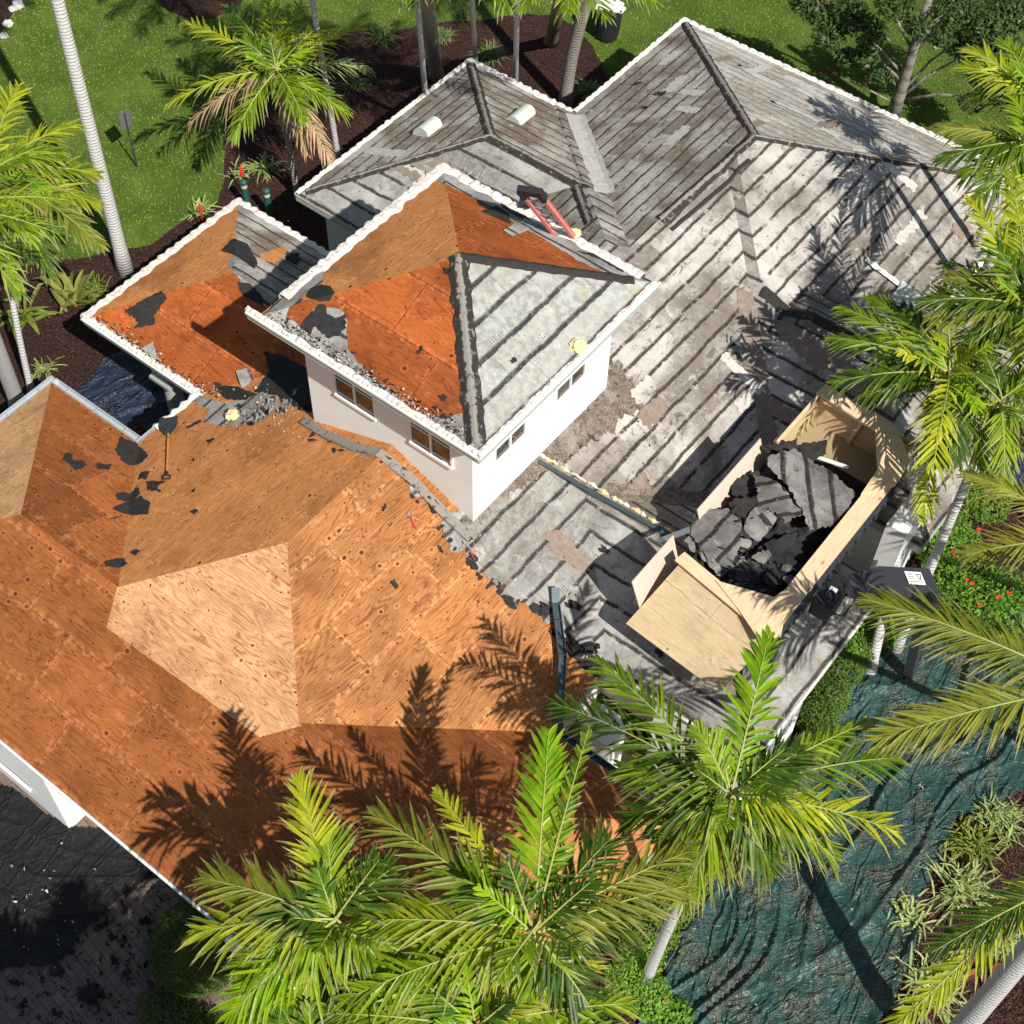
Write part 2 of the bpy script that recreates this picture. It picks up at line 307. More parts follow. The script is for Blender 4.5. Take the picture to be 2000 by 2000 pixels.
def paverm():
    t=NT('pavers',.85,.25); P=t.obj(); rot=t.n('Mapping'); rot.inputs['Rotation'].default_value=(0,0,R_(8)); t.set(rot.inputs[0],P)
    b=t.n('TexBrick'); t.set(b.inputs['Vector'],rot.outputs[0]); b.inputs['Scale'].default_value=1; b.inputs['Brick Width'].default_value=.32; b.inputs['Row Height'].default_value=.21
    b.inputs['Mortar Size'].default_value=.007; b.inputs['Color1'].default_value=(.19,.135,.11,1); b.inputs['Color2'].default_value=(.22,.175,.15,1); b.inputs['Mortar'].default_value=(.035,.03,.027,1); b.inputs['Bias'].default_value=0
    n=t.noise(P,4,4,.7); c=t.mix(t.step(n,.3,.7),t.mix(.5,b.outputs[0],(.08,.06,.05)),b.outputs[0]); t.col(c); t.bump(t.math('SUBTRACT',t.noise(P,40,2),t.math('MULTIPLY',b.outputs[1],2)),.4,.01); return t.m
M['pavers']=paverm()
def tarpm(name,c,deb,amt,rough=.45):
    t=NT(name,rough,.45); P=t.obj(); n=t.noise(P,1.2,4,.65,.5); f=t.noise(P,22,4,.8,1.2); g=t.noise(P,4,3,.6)
    cc=t.mix(t.step(g,.3,.7),tuple(x*.6 for x in c),c)
    k=t.math('MULTIPLY',t.step(n,.46,.6),t.step(f,.5,.58)); cc=t.mix(t.math('MULTIPLY',k,amt),cc,deb); t.col(cc)
    wp=t.n('TexNoise'); wp.inputs['Scale'].default_value=1.4; t.set(wp.inputs['Vector'],P); ad=t.n('VectorMath',operation='MULTIPLY_ADD'); t.set(ad.inputs[0],wp.outputs[1]); ad.inputs[1].default_value=(.7,.7,.7); t.set(ad.inputs[2],P); W=ad.outputs[0]
    def crease(ang,sx_,sy_,sc,wd):
        mp=t.n('Mapping',vector_type='TEXTURE'); mp.inputs['Rotation'].default_value=(0,0,R_(ang)); mp.inputs['Scale'].default_value=(sx_,sy_,1); t.set(mp.inputs[0],P)
        x=t.noise(mp.outputs[0],sc,3,.5,.5); return t.step(t.math('ABSOLUTE',t.math('SUBTRACT',x,.5)),0,wd,1,0)
    c1=crease(95,3.5,.8,.9,.035); c2=crease(60,2.2,.6,1.6,.04); c3=crease(130,1.2,.45,2.6,.05); c4=crease(20,1.0,.7,4.0,.06); msk=t.step(n,.38,.6,.15,1)
    hh=t.math('ADD',c1,t.math('MULTIPLY',t.math('ADD',t.math('MULTIPLY',c2,.7),t.math('ADD',t.math('MULTIPLY',c3,.5),t.math('MULTIPLY',c4,.28))),msk))
    t.bump(t.math('ADD',hh,t.math('MULTIPLY',g,.8)),.9,.06); return t.m
M['tarp_green']=tarpm('tarp_green',(.028,.078,.066),(.24,.165,.11),.75,.46)
M['tarp_black']=tarpm('tarp_black',(.006,.0065,.0065),(.10,.075,.06),.25,.8)
M['tarp_blue']=tarpm('tarp_blue',(.018,.03,.06),(.25,.25,.27),.2,.5)
def trunkm(name,a,b,rings=11,w=.25):
    t=NT(name,.85,.2); U,u,v=t.uv(); P=t.obj(); n=t.noise(P,5,4,.7); n2=t.noise(P,25,3,.7)
    r=t.math('FRACT',t.math('ADD',t.math('MULTIPLY',v,rings),t.math('MULTIPLY',n,.9))); k=t.math('MULTIPLY',t.step(r,0,w,1,0),.75)
    c=t.mix(t.step(n2,.35,.75),a,tuple(x*.78 for x in a)); c=t.mix(k,c,b); c=t.mix(t.step(n,.6,.72,0,.3),c,tuple(x*.6 for x in a)); t.col(c); t.bump(t.math('SUBTRACT',n2,k),.8,.03); return t.m
M['trunk_w']=trunkm('trunk_w',(.60,.585,.56),(.30,.285,.26))
M['trunk_g']=trunkm('trunk_g',(.34,.30,.25),(.17,.145,.115),9)
M['trunk_b']=trunkm('trunk_b',(.26,.18,.125),(.12,.08,.055),10)
M['bark']=trunkm('bark',(.30,.27,.23),(.14,.12,.10),2,.5)
M['shaft']=leafmat('crownshaft',(.06,.11,.02),(.12,.18,.035),.4,.1)
M['frond']=leafmat('frond',(.05,.125,.006),(.28,.385,.014),.32,.34,(.55,.44,.26),.55)
M['frond_y']=leafmat('frond_y',(.14,.21,.008),(.48,.50,.022),.34,.34,(.55,.44,.26),.6)
M['frond_d']=leafmat('frond_d',(.022,.06,.005),(.09,.16,.010),.32,.25,(.4,.3,.15),.5)
M['frond_lime']=leafmat('frond_lime',(.12,.27,.008),(.33,.50,.014),.30,.38,(.5,.45,.2),.25)
M['frond_dead']=leafmat('frond_dead',(.30,.19,.10),(.55,.38,.24),.7,.2)
M['frond_olive']=leafmat('frond_olive',(.11,.14,.012),(.28,.28,.03),.4,.25,(.45,.35,.2),.6)
M['rachis']=simple('rachis',(.33,.36,.09),.5,.4,.15)
M['bush']=leafmat('bush',(.045,.10,.015),(.16,.25,.03),.45,.2)
M['bush_l']=leafmat('bush_l',(.08,.20,.02),(.22,.38,.04),.45,.25)
M['topiary']=leafmat('topiary',(.035,.065,.010),(.12,.16,.025),.5,.15)
M['magnolia']=leafmat('magnolia',(.02,.05,.012),(.075,.12,.03),.3,.1)
M['magnolia_r']=leafmat('magnolia_r',(.10,.035,.015),(.28,.10,.04),.5,.15)
M['croton']=leafmat('croton',(.10,.07,.02),(.24,.26,.05),.4,.2)
M['croton_g']=leafmat('croton_g',(.09,.14,.02),(.26,.30,.05),.4,.25)
M['liriope']=leafmat('liriope',(.07,.11,.03),(.20,.27,.09),.5,.2,(.45,.35,.2),.4)
M['stripe']=leafmat('stripe',(.16,.25,.06),(.50,.55,.22),.45,.3,(.6,.5,.3),.4)
M['flower']=simple('flower',(.75,.04,.03),.5,.3,.15)
M['bollard']=simple('bollard',(.02,.09,.07),.4,.5,.2)
M['cream']=simple('cream',(.55,.47,.33),.5,.4,.1)
M['signgrey']=simple('signgrey',(.12,.12,.115),.6,.3,.15)
M['debris']=simple('debriscol',(.50,.42,.34),.9,.2,.5,20,.4)
M['cut']=simple('cutwood',(.72,.50,.30),.8,.2,.15)
M['stone']=simple('stone',(.55,.53,.50),.9,.2,.2,9,.5)
M['paper']=simple('paper',(.75,.75,.73),.6,.3,.05)

M['felt_bin']=felt('felt_bin',(.22,.205,.185),(.08,.066,.056),stripe=(.02,.018,.018),pitch=.5,sw=.28,dirtamt=.6,pale=(.36,.34,.31),seed=21,cell=2)
M['rem_pale']=simple('remnant_pale',(.50,.465,.415),.95,.1,.5,7,.5,fine=35)
M['rem_brown']=simple('remnant_brown',(.25,.195,.155),.95,.1,.7,7,.5,fine=35)
def gritm():
    t=NT('grit',.95,.1); P=t.obj(); a=t.noise(P,5,5,.8,.6); b=t.vor(P,24); f=t.noise(P,45,3,.8)
    lg=t.noise(P,1.8,4,.7,.5); c=t.mix(t.step(a,.35,.65),(.10,.075,.06),(.30,.24,.195)); c=t.mix(t.step(lg,.5,.64,0,.8),c,(.40,.36,.31)); c=t.mix(t.step(b,.5,.75,0,.5),c,(.45,.36,.29)); c=t.mix(t.step(f,.6,.75,0,.6),c,(.03,.025,.022)); t.col(c); t.bump(t.math('ADD',a,f),1,.04); return t.m
M['grit']=gritm()
# ------------------------------------------------------------------ roof geometry (building axes: +X = down-right, +Y = up-right in the photo)
SL=0.413
RECTS=[('spine',-5.06,7.25,-13.05,10.5,3.0),('rear',-4.28,7.65,3.2,16.05,3.0),('saddle',-4.28,7.25,-6.0,16.0,3.0),('long',-8.1,10.4,-13.05,-5.86,3.0),('mid',-8.1,3.0,2.86,10.4,3.0),
       ('porch',-9.15,0.5,-3.9,1.7,3.0),('wing',1.5,10.9,-3.85,1.65,3.0),('dormer',2.5,11.0,3.1,9.9,3.0)]
TOWER=('tower',-2.03,3.9,-4.10,1.95,7.85)
def planes(r,s=SL):
    n,x0,x1,y0,y1,z=r   # each plane: z = a*x+b*y+c
    return {'NW':(s,0,z-s*x0),'SE':(-s,0,z+s*x1),'SW':(0,s,z-s*y0),'NE':(0,-s,z+s*y1)}
def hipf(r,x,y,s=SL):
    n,x0,x1,y0,y1,z=r
    if x<x0-.25 or x>x1+.25 or y<y0-.25 or y>y1+.25: return -9
    return z+s*min(x-x0,x1-x,y-y0,y1-y)
def roofz(x,y): return max(hipf(r,x,y) for r in RECTS)
def towerz(x,y): return hipf(TOWER,x,y,.428)
def hit(px,py,fn,lo=0,hi=12):
    v=ray(px,py); prev=None
    t0=(hi-CAM[2])/v[2]; t1=(lo-CAM[2])/v[2]; n=400
    for i in range(n+1):
        t=t0+(t1-t0)*i/n; p=CAM+v*t
        if p[2]<=fn(p[0],p[1]):
            a,b=(t0+(t1-t0)*(i-1)/n if i else t),t
            for _ in range(18):
                mi=(a+b)/2; p=CAM+v*mi
                if p[2]<=fn(p[0],p[1]): b=mi
                else: a=mi
            return Vector(CAM+v*b)
    return at(px,py,3.0)
def rp(px,py): return hit(px,py,roofz)
def tp(px,py): return hit(px,py,towerz,7.2)
def clip(poly,a,b,c):  # keep a*x+b*y+c>=0
    out=[]
    for i in range(len(poly)):
        p,r=poly[i],poly[(i+1)%len(poly)]; dp=a*p[0]+b*p[1]+c; dr=a*r[0]+b*r[1]+c
        if dp>=0: out.append(p)
        if (dp>=0)!=(dr>=0):
            k=dp/(dp-dr); out.append((p[0]+(r[0]-p[0])*k,p[1]+(r[1]-p[1])*k))
    return out
def area(p): return abs(sum(p[i][0]*p[(i+1)%len(p)][1]-p[(i+1)%len(p)][0]*p[i][1] for i in range(len(p)))/2) if len(p)>2 else 0
def hipfaces(r):
    n,x0,x1,y0,y1,z=r; w=min(x1-x0,y1-y0)/2
    if x1-x0<=y1-y0: a=(x0+w,y0+w); b=(x0+w,y1-w)
    else: a=(x0+w,y0+w); b=(x1-w,y0+w)
    if x1-x0<=y1-y0: return {'NW':[(x0,y0),a,b,(x0,y1)],'SE':[(x1,y1),b,a,(x1,y0)],'SW':[(x1,y0),a,(x0,y0)],'NE':[(x0,y1),b,(x1,y1)]}
    return {'SW':[(x0,y0),(x1,y0),b,a],'NE':[(x1,y1),(x0,y1),a,b],'NW':[(x0,y1),(x0,y0),a],'SE':[(x1,y0),(x1,y1),b]}
PIECES=[]
for i,r in enumerate(RECTS):
    pl=planes(r)
    for d,poly in hipfaces(r).items():
        P=pl[d]; cur=[poly]
        for j,r2 in enumerate(RECTS):
            if j==i: continue
            cons=[]; skip=False
            for k,Q in planes(r2).items():
                a,b,c=Q[0]-P[0],Q[1]-P[1],Q[2]-P[2]
                if abs(a)+abs(b)<1e-9:
                    if abs(c)<1e-6: 
                        if j>i: skip=True
                    elif c<0: skip=True
                    continue
                cons.append((a,b,c))
            cons+=[(1,0,-r2[1]),(-1,0,r2[2]),(0,1,-r2[3]),(0,-1,r2[4])]
            if skip: continue
            new=[]
            for pc in cur:
                rem=pc
                for (a,b,c) in cons:
                    o=clip(rem,-a,-b,-c)
                    if area(o)>1e-3: new.append(o)
                    rem=clip(rem,a,b,c)
                    if area(rem)<1e-4: break
            cur=new
        for pc in cur: PIECES.append((r,d,P,pc))
TPIECES=[(TOWER,d,planes(TOWER,.428)[d],poly) for d,poly in hipfaces(TOWER).items()]
CS=math.sqrt(1+SL*SL)
def uvof(r,d,x,y):
    n,x0,x1,y0,y1,z=r
    return {'NW':(y,(x-x0)*CS),'SE':(-y+40,(x1-x)*CS),'SW':(x+20,(y-y0)*CS),'NE':(-x+60,(y1-y)*CS)}[d]
def tess(poly):
    vs=[Vector((x,y,0)) for x,y in poly]
    out=[]
    for t in geometry.tessellate_polygon([vs]):
        a,b,c=[poly[i] for i in t]
        if (b[0]-a[0])*(c[1]-a[1])-(b[1]-a[1])*(c[0]-a[0])<0: t=(t[0],t[2],t[1])
        out.append(tuple(t))
    return out
def drape(mb,poly,pieces,lift,only=None,mi=0):
    for (r,d,P,pc) in pieces:
        if only and not only(r[0],d): continue
        # clip subject polygon by the convex piece
        ar=sum(pc[i][0]*pc[(i+1)%len(pc)][1]-pc[(i+1)%len(pc)][0]*pc[i][1] for i in range(len(pc)))
        cc=pc if ar>0 else pc[::-1]; sub=poly
        for i in range(len(cc)):
            (ax,ay),(bx,by)=cc[i],cc[(i+1)%len(cc)]
            if abs(ax-bx)+abs(ay-by)<1e-6: continue
            a,b=-(by-ay),(bx-ax); c=-(a*ax+b*ay); sub=clip(sub,a,b,c)
            if len(sub)<3: break
        if len(sub)<3 or area(sub)<1e-4: continue
        mb.add([(x,y,P[0]*x+P[1]*y+P[2]+lift) for x,y in sub],tess(sub),[uvof(r,d,x,y) for x,y in sub],mi)
def ragged(pts,step=.10,amp=.035,seed=0):
    rnd=random.Random(seed); out=[]
    for i in range(len(pts)):
        a=Vector(pts[i][:2]);b=Vector(pts[(i+1)%len(pts)][:2]);L=(b-a).length; n=max(1,int(L/step)); nn=Vector((-(b-a).y,(b-a).x))/(L+1e-9)
        for k in range(n):
            p=a.lerp(b,k/n)+nn*(rnd.uniform(-amp,amp) if k else rnd.uniform(-amp,amp)*.4); out.append((p.x,p.y))
    return out
HOUSE=empty('house',(0,0,0),'large hip roofed house with square white tower, roof half stripped to bare orange plywood','house')
# deck pieces grouped by wing and material
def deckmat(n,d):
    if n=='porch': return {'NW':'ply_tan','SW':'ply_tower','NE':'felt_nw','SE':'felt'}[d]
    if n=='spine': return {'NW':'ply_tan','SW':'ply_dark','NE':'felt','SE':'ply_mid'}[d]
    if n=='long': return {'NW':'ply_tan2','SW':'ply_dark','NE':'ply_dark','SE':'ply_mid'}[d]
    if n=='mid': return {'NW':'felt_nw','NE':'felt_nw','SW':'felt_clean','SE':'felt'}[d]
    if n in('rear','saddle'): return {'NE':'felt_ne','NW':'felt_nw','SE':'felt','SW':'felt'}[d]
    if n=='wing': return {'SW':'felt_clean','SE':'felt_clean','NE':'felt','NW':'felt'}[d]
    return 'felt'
NP=[]
for (r,d,P,pc) in PIECES:
    cut=None
    if r[0]=='spine': cut={'NW':1.72,'SE':-1.0}.get(d)
    if cut is None: NP.append((r,d,P,pc)); continue
    for s_ in(1,-1):
        o=clip(pc,0,s_,-s_*cut)
        if area(o)>1e-3: NP.append((r,d,P,o))
PIECES=NP
groups={}
for (r,d,P,pc) in PIECES: groups.setdefault((r[0],d),[]).append((r,d,P,pc))
decks={}
for n in [r[0] for r in RECTS]:
    mats=[];mb=MB()
    for (nn,d),pcs in groups.items():
        if nn!=n: continue
        for (r,dd,P,pc) in pcs:
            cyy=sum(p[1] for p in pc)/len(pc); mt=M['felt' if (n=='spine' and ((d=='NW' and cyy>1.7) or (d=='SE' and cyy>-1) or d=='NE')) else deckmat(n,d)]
            if mt not in mats: mats.append(mt)
            mi=mats.index(mt)
            ar=sum(pc[i][0]*pc[(i+1)%len(pc)][1]-pc[(i+1)%len(pc)][0]*pc[i][1] for i in range(len(pc)))
            if ar<0: pc=pc[::-1]
            mb.add([(x,y,P[0]*x+P[1]*y+P[2]) for x,y in pc],[tuple(range(len(pc)))],[uvof(r,dd,x,y) for x,y in pc],mi)
    if n=='long':
        for sd_ in(1,0):
            m2=MB()
            for f,uvs,mi in zip(mb.f,mb.uv,mb.mi):
                cx=sum(mb.v[i][0] for i in f)/len(f)
                if (cx>1.5)==bool(sd_): m2.add([mb.v[i] for i in f],[tuple(range(len(f)))],uvs,mi)
            if m2.v: decks[n]=m2.build('roof',mats,HOUSE)
    else: decks[n]=mb.build('roof',mats,HOUSE)
mats=[M['ply_tower'],M['ply_tan'],M['felt_tower']]; mb=MB()
for (r,d,P,pc) in TPIECES:
    ar=sum(pc[i][0]*pc[(i+1)%len(pc)][1]-pc[(i+1)%len(pc)][0]*pc[i][1] for i in range(len(pc)))
    if ar<0: pc=pc[::-1]
    mb.add([(x,y,P[0]*x+P[1]*y+P[2]) for x,y in pc],[tuple(range(len(pc)))],[uvof(r,d,x,y) for x,y in pc],{'SW':0,'NE':0,'NW':1,'SE':2}[d])
TROOF=mb.build('roof',mats,HOUSE)
# ---- overlays of old felt still stuck to the plywood
def patch(pxpts,mat,lift,parent,on='roof',amp=.035,step=.1,seed=1,only=None,name='roofing_felt'):
    fn=rp if on=='roof' else tp
    pts=[fn(*p) for p in pxpts]; poly=ragged([(p.x,p.y) for p in pts],step,amp,seed)
    mb=MB(); drape(mb,poly,PIECES if on=='roof' else TPIECES,lift,only)
    if mb.v: return mb.build(name,M[mat],parent)
sp=lambda n,d: n=='spine' and d in('SE','NE')
tear=[(3.0,-3.0),(2.9,-4.15),(3.35,-4.4),(3.6,-4.2),(4.2,-4.35),(4.6,-4.25),(5.0,-4.3),(5.3,-4.05),(5.7,-4.0),(7.3,-3.95),(7.3,-1.0),(1.0,-1.0),(1.0,-3.0)]
mb=MB(); drape(mb,ragged([tuple(p) for p in tear],.09,.05,3),PIECES,.012,lambda n,d:n in('spine','porch') and d=='SE'); mb.build('roofing_felt',M['felt_clean'],decks['spine'])
# pale newer plywood sheets on the south-west slope
pp=[rp(556,1070),rp(228,1150),rp(208,1226),rp(507,1440),rp(570,1377)]; pp[0]=Vector((1.25,-6.4,0)); pp.insert(1,Vector((-1.7,-9.0,0))); pp[-1]=Vector((3.9,-9.3,0))
mb=MB(); drape(mb,[(p.x,p.y) for p in pp],PIECES,.006,lambda n,d:d=='SW'); mb.build('plywood_sheet',M['ply_pale'],decks['spine'])
Z=q
# tower remnants, and one black patch painted for a shadow gap
patch([(503,624),(560,575),(606,596),(668,605),(676,620),(678,680),(712,722),(735,748),(770,765),(800,805),(868,817),(924,805),(945,893),(700,742)],'felt_clean',.010,TROOF,'tower',.03,.08,4)
patch(Z([(1060,1290),(1180,1140),(1300,1000),(1400,1020),(1410,1120),(1510,1170),(1640,1120),(1650,1300),(1560,1400),(1440,1430),(1240,1280),(1180,1400),(1100,1360)],420,440,6.44),'blackfelt',.022,TROOF,'tower',.03,.06,5)
patch(Z([(890,1180),(940,1030),(1150,940),(1310,990),(1060,1270),(1000,1210)],420,440,6.44),'ply_tower',.016,TROOF,'tower',.01,.1,6,name='plywood_sheet')
patch(Z([(1200,790),(1340,750),(1450,770),(1510,850),(1450,960),(1320,970),(1230,940),(1140,900)],420,440,6.44),'blackfelt',.020,TROOF,'tower',.01,.1,7)
patch(Z([(1370,560),(1210,600),(950,950),(1060,950),(1130,880),(1210,800),(1350,740)],420,440,6.44),'felt_clean',.030,TROOF,'tower',.008,.1,8)
patch(Z([(800,1140),(880,1110),(950,1150),(960,1210)],650,0),'blackfelt',.020,TROOF,'tower',.01,.1,9)
patch(Z([(920,1245),(1030,1180),(1125,1215),(970,1280)],650,0),'felt_clean',.03,TROOF,'tower',.006,.1,10)
patch(Z([(880,1070),(1000,1100),(1110,1170),(1100,1205),(1010,1180),(930,1130)],650,0),'blackfelt',.018,TROOF,'tower',.03,.06,11)
patch(Z([(1310,1355),(1400,1365),(1500,1400),(1580,1445),(1560,1470),(1440,1400)],650,0),'blackfelt',.014,TROOF,'tower',.02,.06,12)  # not felt: dark shadow gap near the eave, painted as a black patch
patch([(858,332),(840,345),(870,360),(920,385),(975,420),(1060,465),(1130,510),(1200,545),(1282,556),(1290,545)],'felt_clean',.008,TROOF,'tower',.03,.07,13)
# porch remnants
PD=decks['porch']
patch(Z([(670,1680),(870,1570),(905,1610),(830,1700),(835,1750),(720,1775),(745,1740)],0,0),'blackfelt',.014,PD,'roof',.03,.06,14)
patch(Z([(1190,1350),(1250,1290),(1340,1320),(1390,1420),(1370,1450),(1300,1400),(1250,1370)],0,0),'blackfelt',.014,PD,'roof',.02,.1,15)
patch(Z([(1280,1520),(1350,1530),(1415,1600),(1420,1655),(1360,1620),(1300,1580)],0,0),'blackfelt',.014,PD,'roof',.02,.1,16)
patch(Z([(1545,1365),(1610,1365),(1625,1400),(1600,1430),(1540,1400)],0,0),'blackfelt',.014,PD,'roof',.03,.06,17)
patch(Z([(1400,1370),(1530,1330),(1550,1350),(1480,1420),(1410,1400)],0,0),'ply_tan',.010,PD,'roof',.02,.1,18,name='plywood_sheet')
patch(Z([(1220,1420),(1260,1380),(1480,1520),(1560,1590),(1440,1660),(1320,1560)],0,0),'felt_clean',.008,PD,'roof',.03,.1,19)
patch([(167,624),(240,700),(330,760),(445,812),(440,790),(380,770),(330,735),(312,715),(300,668),(262,690),(235,662),(205,632)],'felt_clean',.010,PD,'roof',.03,.08,20)
patch(Z([(1420,100),(1560,140),(1680,190),(1680,350),(1560,340),(1400,330),(1370,320),(1450,190)],0,650),'blackfelt',.012,PD,'roof',.03,.08,21)
patch(Z([(1090,480),(1130,410),(1250,380),(1420,320),(1560,400),(1480,420),(1350,490),(1200,510)],0,650),'felt_clean',.016,PD,'roof',.04,.06,22)
patch(Z([(1150,270),(1280,290),(1380,330),(1330,365),(1220,360),(1160,310)],0,650),'blackfelt',.020,PD,'roof',.03,.08,23)
patch(Z([(1690,260),(1690,430),(1640,420),(1590,400),(1480,330),(1560,250)],0,650),'blackfelt',.022,PD,'roof',.04,.08,24)
# black scraps still bonded along the valley on the left
V_=[[(620,630),(650,560),(740,600),(800,660),(770,700),(690,715),(660,690)],[(740,790),(760,750),(810,745),(790,790)],[(790,800),(895,800),(850,830),(870,860),(790,850)],
 [(620,880),(650,860),(700,870),(740,830),(760,870),(700,915),(640,905)],[(605,950),(690,910),(760,880),(810,920),(800,980),(740,985),(640,965)],[(555,1240),(600,1225),(660,1215),(690,1245),(640,1270),(570,1262)],
 [(700,1185),(740,1170),(755,1180),(730,1205)],[(360,650),(380,645),(395,690),(450,690),(470,715),(410,745),(370,705),(330,690)],[(512,720),(530,700),(560,712),(610,708),(580,740),(530,735)],
 [(1025,965),(1055,950),(1072,960),(1045,985)],[(1005,510),(1080,470),(1085,485),(1010,520)],[(1110,580),(1160,570),(1130,600)],[(1030,690),(1050,670),(1045,700)],[(1030,860),(1055,835),(1045,865)],[(605,1000),(660,990),(620,1010)]]
for i,v in enumerate(V_): patch(Z(v,0,650),'blackfelt',.012+.001*i,decks['spine'],'roof',.022,.05,30+i)
# ---- ridge and hip caps
def capstrip(A,B,w,parent,mat='cap',lift=.02,seed=0,raise_=.035,name='ridge_cap'):
    A=Vector(A);B=Vector(B); t=(B-A); L=t.length; t.normalize(); sd=Vector((t.y,-t.x,0)).normalized(); n=max(2,int(L/.12)); rnd=random.Random(seed)
    fn=towerz if A.z>6 else roofz
    mb=MB(); vs=[];uv=[]
    for i in range(n+1):
        p=A.lerp(B,i/n)
        wl=w/2*(1+.35*noise.noise(Vector((i*.45,seed,0)))); wr=w/2*(1+.35*noise.noise(Vector((i*.45,seed,9))))
        row=[]
        for k,o in ((-1,-wl),(-.5,-wl*.5),(0,0),(.5,wr*.5),(1,wr)):
            x=p+sd*o; z=fn(x.x,x.y)
            if z<0: z=p.z-abs(o)*.3
            z+= lift+(raise_ if k==0 else raise_*.8 if abs(k)<1 else -.004)+rnd.uniform(0,.008)
            vs.append((x.x,x.y,z)); uv.append((L*i/n,k))
    fs=[(i*5+j,i*5+j+1,i*5+j+6,i*5+j+5) for i in range(n) for j in range(4)]
    fs=[f[::-1] if sd.cross(t).z<0 else f for f in fs]
    mb.add(vs,fs,uv); return mb.build(name,M[mat],parent)
h=lambda x,y:(x,y,roofz(x,y)); ht=lambda x,y:(x,y,towerz(x,y))
capstrip(ht(.93,-1.08),ht(3.72,-3.95),.42,TROOF,'cap',seed=1,raise_=.06)
capstrip(ht(.93,-1.08),ht(3.55,1.62),.26,TROOF,'tar',seed=2)
capstrip(h(-4.33,6.63),h(-7.9,10.2),.30,decks['mid'],seed=3); capstrip(h(-4.33,6.63),h(-7.9,3.06),.26,decks['mid'],seed=4)
capstrip(h(-4.33,6.63),h(-1.0,6.63),.30,decks['mid'],seed=5)
capstrip(h(-1.4,6.5),h(.1,5.0),.26,decks['mid'],seed=6)
capstrip(h(1.69,10.05),h(-4.1,15.85),.30,decks['rear'],seed=7); capstrip(h(1.69,10.05),h(7.5,15.9),.24,decks['rear'],seed=8)
capstrip(h(1.65,10.05),h(1.5,6.0),.28,decks['rear'],seed=9); capstrip(h(2.0,9.3),h(1.85,6.0),.10,decks['rear'],'tar',seed=10)
capstrip(h(7.5,6.5),h(4.35,6.5),.34,decks['dormer'],'tar',seed=11)
capstrip(h(8.1,-1.1),h(10.7,-3.6),.22,decks['wing'],'tar',seed=12)
# pale chalky valley strip, grit heap at the tower foot and loose-edged felt remnants
capstrip(h(-4.1,10.2),h(-.6,6.7),.55,decks['mid'],'rem_pale',lift=.012,raise_=0,seed=21,name='valley_strip')
capstrip(h(7.1,3.0),h(4.0,6.2),.45,decks['dormer'],'rem_brown',lift=.012,raise_=0,seed=22,name='valley_strip')
capstrip(h(7.1,1.5),h(4.9,-.7),.45,decks['wing'],'grit',lift=.012,raise_=0,seed=23,name='valley_strip')
patch([(1190,700),(1215,715),(1240,750),(1235,775),(1262,800),(1215,820),(1195,850),(1150,858),(1130,885),(1080,905),(1050,930),(1010,960),(960,1000),(930,1030),(900,1015),(1050,880),(1178,770)],'grit',.018,decks['spine'],'roof',.11,.06,71,name='grit_patch')
patch([(1060,1040),(1090,1035),(1130,1075),(1160,1120),(1120,1110),(1080,1080)],'rem_brown',.016,decks['spine'],'roof',.04,.07,72,name='felt_remnant')
patch([(1495,600),(1560,640),(1640,690),(1700,740),(1600,720),(1530,670)],'rem_brown',.014,decks['dormer'],'roof',.05,.07,73,name='felt_remnant')
rr=random.Random(77)
def blob(x,y,r_,asp=1,a0=0):
    return [(x+r_*rr.uniform(.4,1.2)*math.cos(a)*math.cos(a0)-r_*asp*rr.uniform(.4,1.2)*math.sin(a)*math.sin(a0),y+r_*rr.uniform(.4,1.2)*math.cos(a)*math.sin(a0)+r_*asp*rr.uniform(.4,1.2)*math.sin(a)*math.cos(a0)) for a in [6.283*j/9 for j in range(9)]]
tl=tear[1:10]
for k in range(46):
    i=rr.randrange(len(tl)-1); f_=rr.random(); x=tl[i][0]+(tl[i+1][0]-tl[i][0])*f_; y=tl[i][1]+(tl[i+1][1]-tl[i][1])*f_+rr.uniform(-.12,.06)
    mb=MB(); drape(mb,blob(x,y,rr.uniform(.05,.17),rr.uniform(.3,.9),rr.uniform(0,3)),PIECES,.018+.0006*k,None)
    if mb.v: mb.build('torn_edge',M[rr.choice(['blackfelt','blackfelt','tar','felt_clean'])],decks['spine'])
for k in range(40):
    x=rr.uniform(-1.2,3.6); y=-3.9-abs(rr.gauss(0,.16))
    mb=MB(); drape(mb,blob(x,y,rr.uniform(.04,.14),rr.uniform(.3,.9),rr.uniform(0,3)),PIECES,.016+.0006*k,None)
    if mb.v: mb.build('torn_edge',M[rr.choice(['blackfelt','tar','felt_clean'])],HOUSE)
for k in range(44):
    wing,x0_,x1_,y0_,y1_,ax=rr.choice([('rear',2.2,7.2,3.5,14.5,'y'),('rear',2.2,7.2,3.5,14.5,'y'),('rear',-3.8,1.3,7,15,'y'),('spine',3.7,7,-.8,3,'y'),('mid',-7.5,-1,3.2,6.3,'x'),('dormer',5,10.5,3.4,9.5,'x'),('wing',5,10.5,-3.5,-1.3,'x'),('rear',-2,6,11,15.6,'x')])
    x=rr.uniform(x0_,x1_);y=rr.uniform(y0_,y1_); L_=rr.uniform(.25,.75); W_=rr.uniform(.10,.20)
    a_,b_=(W_,L_) if ax=='y' else (L_,W_)
    mb=MB(); drape(mb,ragged([(x-a_,y-b_),(x+a_,y-b_),(x+a_,y+b_),(x-a_,y+b_)],.07,.05,k),PIECES,.006+.0005*k,None)
    if mb.v: mb.build('felt_remnant',M[rr.choice(['rem_pale','rem_pale','rem_brown'])],decks[wing])
